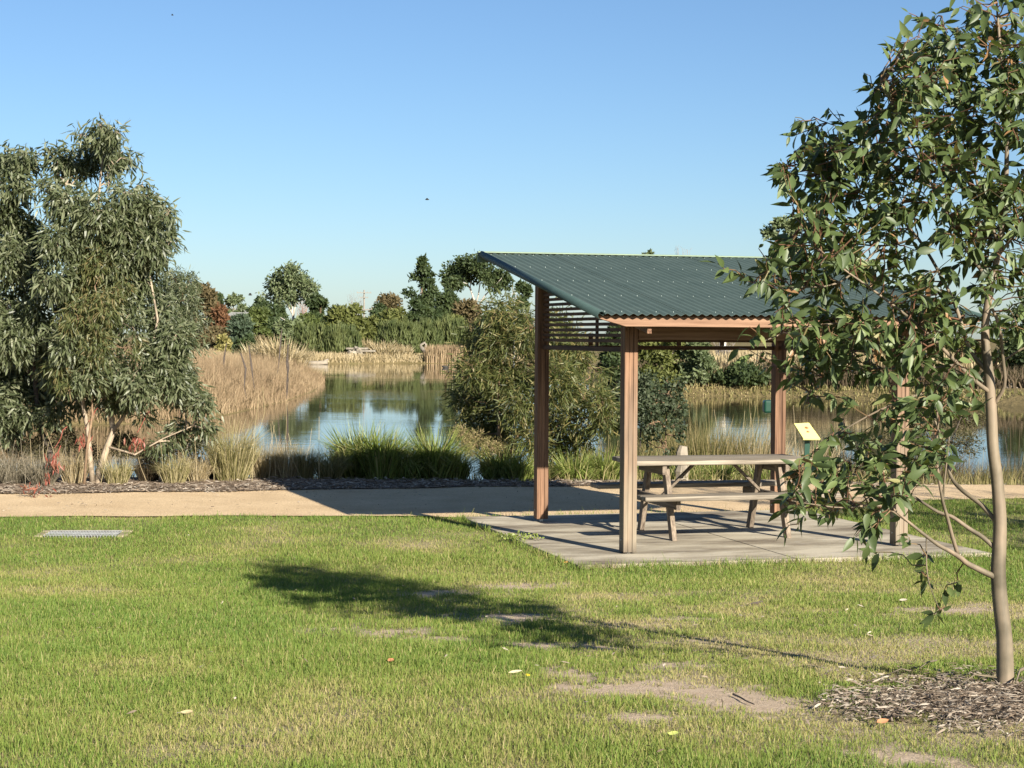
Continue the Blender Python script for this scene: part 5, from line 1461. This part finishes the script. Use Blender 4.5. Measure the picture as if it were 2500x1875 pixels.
# duck and birds
c = at(1087, 899, 142); c[2] = WATER_Z
d = thing('duck', 'dark duck swimming near the far shore', 'duck', c)
b = bmesh.new(); bmesh.ops.create_uvsphere(b, u_segments=12, v_segments=8, radius=1.0); bmesh.ops.scale(b, vec=(0.27, 0.13, 0.12), verts=b.verts); bmesh.ops.translate(b, vec=(0, 0, 0.06), verts=b.verts)
for v in b.verts:
    if v.co.x < -0.15: v.co.z += 0.05
part('body', b, M['bird'], d, True)
b = bmesh.new(); bmesh.ops.create_uvsphere(b, u_segments=10, v_segments=6, radius=0.075); bmesh.ops.translate(b, vec=(0.25, 0, 0.24), verts=b.verts); part('head', b, M['bird'], d, True)
b = bmesh.new(); bmesh.ops.create_cone(b, cap_ends=True, segments=6, radius1=0.05, radius2=0.045, depth=0.16, matrix=Matrix.Translation((0.22, 0, 0.16))); part('neck', b, M['bird'], d, True)
b = bmesh.new(); bmesh.ops.create_cone(b, cap_ends=True, segments=6, radius1=0.028, radius2=0.01, depth=0.08, matrix=Matrix.Translation((0.35, 0, 0.23)) @ Matrix.Rotation(math.pi / 2, 4, 'Y')); part('bill', b, M['bark_mid'], d)
def bird(px, py, Y, s, lab, bank):
    c = at(px, py, Y); o = thing('bird', lab, 'bird', c, 'small birds in the sky')
    b = bmesh.new(); bmesh.ops.create_uvsphere(b, u_segments=8, v_segments=6, radius=1.0); bmesh.ops.scale(b, vec=(0.16 * s, 0.05 * s, 0.05 * s), verts=b.verts); part('body', b, M['bird'], o, True)
    for k in (-1, 1):
        b = bmesh.new(); z = 0.12 * s * bank
        vs = [b.verts.new(q) for q in ((0.07 * s, k * 0.03 * s, 0.02 * s), (-0.06 * s, k * 0.03 * s, 0.02 * s), (-0.08 * s, k * 0.2 * s, z), (-0.02 * s, k * 0.34 * s, z * 0.8), (0.05 * s, k * 0.2 * s, z * 1.1))]
        f = b.faces.new(vs); r = bmesh.ops.extrude_face_region(b, geom=[f]); bmesh.ops.translate(b, vec=(0, 0, 0.012 * s), verts=[e for e in r['geom'] if isinstance(e, bmesh.types.BMVert)])
        bmesh.ops.recalc_face_normals(b, faces=b.faces); part('wing', b, M['bird'], o)
bird(611, 720, 110, 0.8, 'bird low over the trees left of the pale trunked gum', 1.0)
bird(1043, 487, 110, 0.8, 'bird in the middle of the sky left of the roof', 0.6)
bird(421, 37, 110, 0.5, 'bird high in the upper left sky', 0.8)

# ------------------------------------------------------------------ the young gum in the foreground
YT = TB[1]
gum = thing('young_gum_tree', 'slender young gum with smooth trunk and broad glossy leaves in mulch', 'tree', TB)
def k2m(px): return px * YT / F
trunk_px = [(2458, 1672), (2452, 1560), (2443, 1480), (2437, 1400), (2440, 1330), (2441, 1260), (2434, 1170), (2424, 1090), (2420, 1000), (2416, 930), (2408, 860), (2405, 800), (2412, 740),
            (2424, 680), (2440, 600), (2452, 500), (2458, 380), (2455, 250), (2442, 120), (2434, 20), (2430, -40)]
trunk_r = [23, 19.5, 18.5, 18.5, 17, 16, 14.8, 14, 13.5, 13, 11, 10, 9.5, 8.5, 7.5, 6.5, 5.5, 4.5, 3.5, 2.5, 1.5]
def smooth_line(pts, rad, sub=4):
    pts, rad = np.asarray(pts, float), np.asarray(rad, float)
    n = len(pts); t = np.arange(n); tt = np.linspace(0, n - 1, (n - 1) * sub + 1)
    out = []
    for x in tt:
        i = min(int(x), n - 2); f = x - i
        p0, p1, p2, p3 = pts[max(i - 1, 0)], pts[i], pts[i + 1], pts[min(i + 2, n - 1)]
        out.append(0.5 * ((2 * p1) + (-p0 + p2) * f + (2 * p0 - 5 * p1 + 4 * p2 - p3) * f * f + (-p0 + 3 * p1 - 3 * p2 + p3) * f ** 3))
    return np.array(out), np.interp(tt, t, rad)
tp3 = px_poly(trunk_px, YT); tp3[0] = TB + [0, 0, -0.05]
tpl_, trr = smooth_line(tp3, [k2m(r) for r in trunk_r])
g = Geo(); g.tube(tpl_, trr, 16)
g.obj('trunk', M['bark'], gum, True)
BR = [
 ([(2436, 1412), (2400, 1395), (2362, 1376), (2345, 1362), (2318, 1345), (2290, 1330), (2250, 1300), (2225, 1280), (2195, 1255), (2170, 1232)], 8.0, 2.0, -0.25),
 ([(2338, 1352), (2325, 1310), (2312, 1260), (2302, 1225), (2291, 1160), (2285, 1100), (2290, 1030), (2280, 960)], 5.2, 2.0, -0.25),
 ([(2302, 1225), (2306, 1170), (2312, 1120), (2318, 1060)], 3.2, 1.5, -0.1),
 ([(2436, 1345), (2400, 1312), (2365, 1290), (2325, 1262), (2290, 1250), (2255, 1228), (2220, 1205), (2180, 1172), (2130, 1150), (2080, 1140)], 6.5, 1.6, 0.2),
 ([(2434, 1275), (2395, 1232), (2350, 1198), (2325, 1170), (2312, 1130), (2300, 1080), (2280, 1020), (2250, 960)], 6.5, 2.0, 0.4),
 ([(2420, 960), (2380, 930), (2340, 890), (2300, 850), (2260, 810), (2200, 760), (2120, 700), (2050, 650), (1990, 600)], 6.0, 1.5, -0.4),
 ([(2414, 910), (2370, 860), (2350, 800), (2330, 740), (2290, 660), (2240, 580), (2180, 520), (2100, 470), (1990, 420), (1905, 400)], 6.0, 1.5, 0.1),
 ([(2422, 690), (2380, 640), (2330, 560), (2280, 460), (2230, 360), (2180, 260), (2150, 200)], 5.0, 1.5, -0.3),
 ([(2442, 600), (2400, 500), (2370, 380), (2340, 260), (2315, 140), (2300, 40)], 4.5, 1.5, 0.3),
 ([(2425, 990), (2452, 942), (2449, 880), (2440, 800), (2420, 748)], 5.0, 3.5, -0.2),
 ([(2455, 500), (2500, 420), (2560, 330), (2600, 260)], 4.5, 1.5, 0.0),
 ([(2440, 620), (2490, 560), (2560, 500), (2620, 450)], 4.5, 1.5, -0.2),
 ([(2430, 900), (2480, 860), (2560, 820)], 3.5, 1.5, -0.1),
 ([(2300, 850), (2220, 830), (2140, 800), (2040, 790), (1940, 805), (1860, 835)], 3.5, 1.3, -0.35),
 ([(2340, 890), (2250, 900), (2150, 900), (2060, 905), (1990, 935), (1960, 1000)], 3.5, 1.3, 0.1),
 ([(2250, 960), (2150, 1000), (2060, 1050), (1990, 1100)], 3.0, 1.2, 0.1),
 ([(2225, 1280), (2150, 1235), (2060, 1240), (1990, 1232), (1930, 1222)], 3.0, 1.1, -0.3),
 ([(2262, 1310), (2262, 1380), (2270, 1430), (2290, 1480)], 2.0, 1.0, -0.3),
 ([(2240, 580), (2160, 600), (2060, 590), (1950, 560)], 3.0, 1.2, 0.2),
 ([(2280, 460), (2200, 420), (2110, 340), (2020, 300)], 3.0, 1.2, 0.2),
 ([(2150, 600), (2050, 690), (1930, 700), (1840, 690)], 3.0, 1.2, -0.25),
]
bp_all = [tpl_[int(len(tpl_) * 0.45):]]
for pts, r0, r1, dy in BR:
    p3 = px_poly(pts, YT, np.linspace(0, dy, len(pts)))
    line, rr_ = smooth_line(p3, np.linspace(k2m(r0), k2m(r1), len(p3)), 3)
    g = Geo(); g.tube(line, rr_, 8)
    g.obj('branch', M['bark'], gum, True)
    bp_all.append(line[len(line) // 4:])
BPT = np.concatenate(bp_all)
# knot on the lowest branch
CROWN = np.array([(2345, -30), (2265, 30), (2180, 80), (2130, 150), (2085, 225), (2120, 250), (2035, 285), (1965, 275), (1910, 325), (1875, 390), (1852, 445), (1890, 490), (1915, 560), (1870, 600),
                  (1815, 640), (1810, 690), (1880, 720), (1890, 770), (1830, 800), (1800, 860), (1880, 862), (1930, 930), (1945, 980), (1965, 1050), (1935, 1110), (1955, 1170), (1905, 1225), (1930, 1262), (2000, 1250), (2080, 1300),
                  (2110, 1330), (2150, 1300), (2190, 1240), (2250, 1180), (2290, 1100), (2330, 1040), (2380, 960), (2430, 900), (2480, 850), (2620, 800), (2600, 120), (2480, -45)], float)
CROWN[:, 0] += np.where(CROWN[:, 0] < 2140, 42, np.where(CROWN[:, 0] < 2300, 25, 0)) * (CROWN[:, 1] < 1150)
def in_poly(poly, x, y):
    ins = np.zeros(np.shape(x), bool); n = len(poly)
    for i in range(n):
        x1, y1 = poly[i]; x2, y2 = poly[(i + 1) % n]
        ins ^= ((y1 > y) != (y2 > y)) & (x < (x2 - x1) * (y - y1) / ((y2 - y1) or 1e-9) + x1)
    return ins
tx_, ty_ = R.uniform(1780, 2640, 14000), R.uniform(-90, 1340, 14000)
dens = np.clip(2.3 * fbm(tx_ / 80, ty_ / 80, 91) - 0.52, 0.03, 1)
dens = np.where((tx_ > 2330) & (ty_ > 560) & (ty_ < 1000), dens * 0.55, dens)
dens = np.where((ty_ > 520) & (tx_ < 2250), dens * 0.72, dens)
dens = np.where((np.abs(tx_ - 1962) < 50) & (np.abs(ty_ - 1050) < 48), 0, dens)
k = in_poly(CROWN, tx_, ty_) & (R.uniform(0, 1, 14000) < dens)
tx_, ty_ = tx_[k][:1120], ty_[k][:1120]
hx = [(2282, 1500), (2295, 1470), (2262, 1420), (2215, 1345), (2255, 1365), (1915, 1300), (1905, 1225), (1915, 1245), (2110, 1345), (2010, 1240), (1830, 870), (1805, 850), (1850, 860), (1815, 660), (1855, 655), (1840, 690)]
tx_ = np.concatenate([tx_, [a for a, b in hx]]); ty_ = np.concatenate([ty_, [b for a, b in hx]])
gtw = Geo()
LP, LD, LN, LL, LW, LR = [], [], [], [], [], []
for x_, y_ in zip(tx_, ty_):
    dy = float(np.clip(R.normal(0, 0.32), -0.75, 0.75))
    c = at(x_, y_, YT + dy)
    dd_ = np.linalg.norm((BPT - c) * np.array([1, 0.5, 1]), axis=1)
    s = BPT[np.argmin(dd_ + 0.25 * np.clip(BPT[:, 2] - c[2], 0, 9))]
    if np.linalg.norm(s - c) > 0.75:
        s = c + (s - c) * 0.75 / np.linalg.norm(s - c)
    ax = unit((c - s)[None])[0]
    if np.linalg.norm(c - s) < 0.16:
        ax = unit((ax + rand_dir(1)[0] * 0.5 + np.array([-0.3, 0, 0.2]))[None])[0]; c = s + ax * 0.18
    tw = wander(s, c, 6, 0.05)
    gtw.tube(tw, np.linspace(k2m(2.0), k2m(0.9), 6), 4, rnd=R.uniform(0, 1))
    m = R.integers(5, 9)
    t_ = np.sort(R.uniform(0.30, 1.0, m)); t_[-1] = 1.0
    for t in t_:
        f_ = t * 5; i = min(int(f_), 4); q = tw[i] + (tw[i + 1] - tw[i]) * (f_ - i)
        o_ = rand_dir(1)[0]; o_ -= ax * np.dot(o_, ax) * 0.6
        d_ = unit((ax * 0.55 + o_ * 0.85 + np.array([0, 0, -0.42]))[None])[0]
        nrm = unit((np.array([0.25, -0.2, 0.65]) + rand_dir(1)[0] * 0.75)[None])[0]
        LP.append(q); LD.append(d_); LN.append(nrm)
        l_ = R.uniform(0.050, 0.104); LL.append(l_); LW.append(l_ * R.uniform(0.27, 0.40)); LR.append(float(np.clip(R.normal(0.42, 0.22), 0, 0.96)) if R.uniform() > 0.012 else 1.0)
gtw.obj('twigs', M['twig'], gum)['kind'] = 'stuff'
LP, LD, LN, LL, LW, LR = map(np.array, (LP, LD, LN, LL, LW, LR))
S_ = unit(np.cross(LD, LN)); LN = np.cross(S_, LD)
# canonical leaf: length 1 along +y, width 1 along x; folded along the midrib and curved
def leaf_template(curve, skew):
    prof = [(0.0, 0.02), (0.08, 0.05), (0.26, 0.40), (0.46, 0.50), (0.68, 0.36), (0.86, 0.15), (1.0, 0.0)]
    V = []
    for t, w_ in prof[1:-1]:
        b_ = -curve * t * t; sx = skew * t * t
        V += [(-w_ + sx * 0.5, t, b_ + 0.35 * w_ * 0.3), (sx * 0.5, t, b_), (w_ + sx * 0.5, t, b_ + 0.35 * w_ * 0.3)]
    V = [(0, 0, 0)] + V + [(skew * 0.5, 1.0, -curve)]
    F_ = [(0, 2, 1), (0, 3, 2)]
    for i in range(len(prof) - 3):
        a = 1 + i * 3
        F_ += [(a, a + 1, a + 4, a + 3), (a + 1, a + 2, a + 5, a + 4)]
    a = 1 + (len(prof) - 3) * 3; e = a + 3
    F_ += [(a, a + 1, e), (a + 1, a + 2, e)]
    return np.array(V, float), F_
temps = [leaf_template(c, s) for c, s in ((0.10, 0.2), (0.22, -0.3), (0.05, 0.5), (0.30, 0.1), (0.16, -0.5))]
# the 300 that show largest: in frame, nearest, facing the camera
cam_p = np.array([0, 0, HC]); vd = unit(LP - cam_p)
pxs = LP[:, 0] / LP[:, 1] * F + 1250
vis = (pxs < 2500) & (LP[:, 2] < HC + (937 - 119) / F * LP[:, 1])
face = np.abs((LN * vd).sum(1)) * LL * LW * vis * np.exp(-(LP[:, 1] - YT) * 2.0)
# keep them apart in the picture so that each stays in view
order = np.argsort(-face); big = []; cells = {}
for i in order:
    key = (int(pxs[i] // 26), int((LP[i, 2] / LP[i, 1] * F) // 26))
    if cells.get(key): continue
    cells[key] = 1; big.append(i)
    if len(big) == 300: break
big = np.array(big); rest = np.setdiff1d(np.arange(len(LP)), big)
tid = R.integers(0, 5, len(LP))
# individual leaves share fifteen meshes (5 shapes x 3 tones)
tones = [0.25, 0.5, 0.8]
lm = {}
for a in range(5):
    for b_, tn in enumerate(tones):
        g = Geo(); V, F_ = temps[a]; g.raw(V, F_, tn); lm[a, b_] = g.mesh('leaf', M['euc'], True)
for i in big:
    o = bpy.data.objects.new('leaf', lm[int(tid[i]), int(np.argmin([abs(LR[i] - t) for t in tones]))]); COL.objects.link(o); o.parent = gum
    mt = Matrix.Identity(4)
    sx, sy, sz = S_[i] * LW[i], LD[i] * LL[i], LN[i] * LL[i]
    for r_ in range(3):
        mt[r_][0], mt[r_][1], mt[r_][2], mt[r_][3] = float(sx[r_]), float(sy[r_]), float(sz[r_]), float(LP[i][r_] - TB[r_])
    o.matrix_local = mt
g = Geo()
for a in range(5):
    ii = rest[tid[rest] == a]; V, F_ = temps[a]
    W_ = LP[ii][:, None, :] + V[None, :, 0:1] * (S_[ii] * LW[ii][:, None])[:, None, :] + V[None, :, 1:2] * (LD[ii] * LL[ii][:, None])[:, None, :] + V[None, :, 2:3] * (LN[ii] * LL[ii][:, None])[:, None, :]
    g.tpl(W_, F_, LR[ii])
fo = g.obj('foliage', M['euc'], gum, True); fo['kind'] = 'stuff'
print('leaves', len(LP), 'objects', len(bpy.data.objects), 'tris', sum(len(m.loops) - 2 * len(m.polygons) for m in bpy.data.meshes))
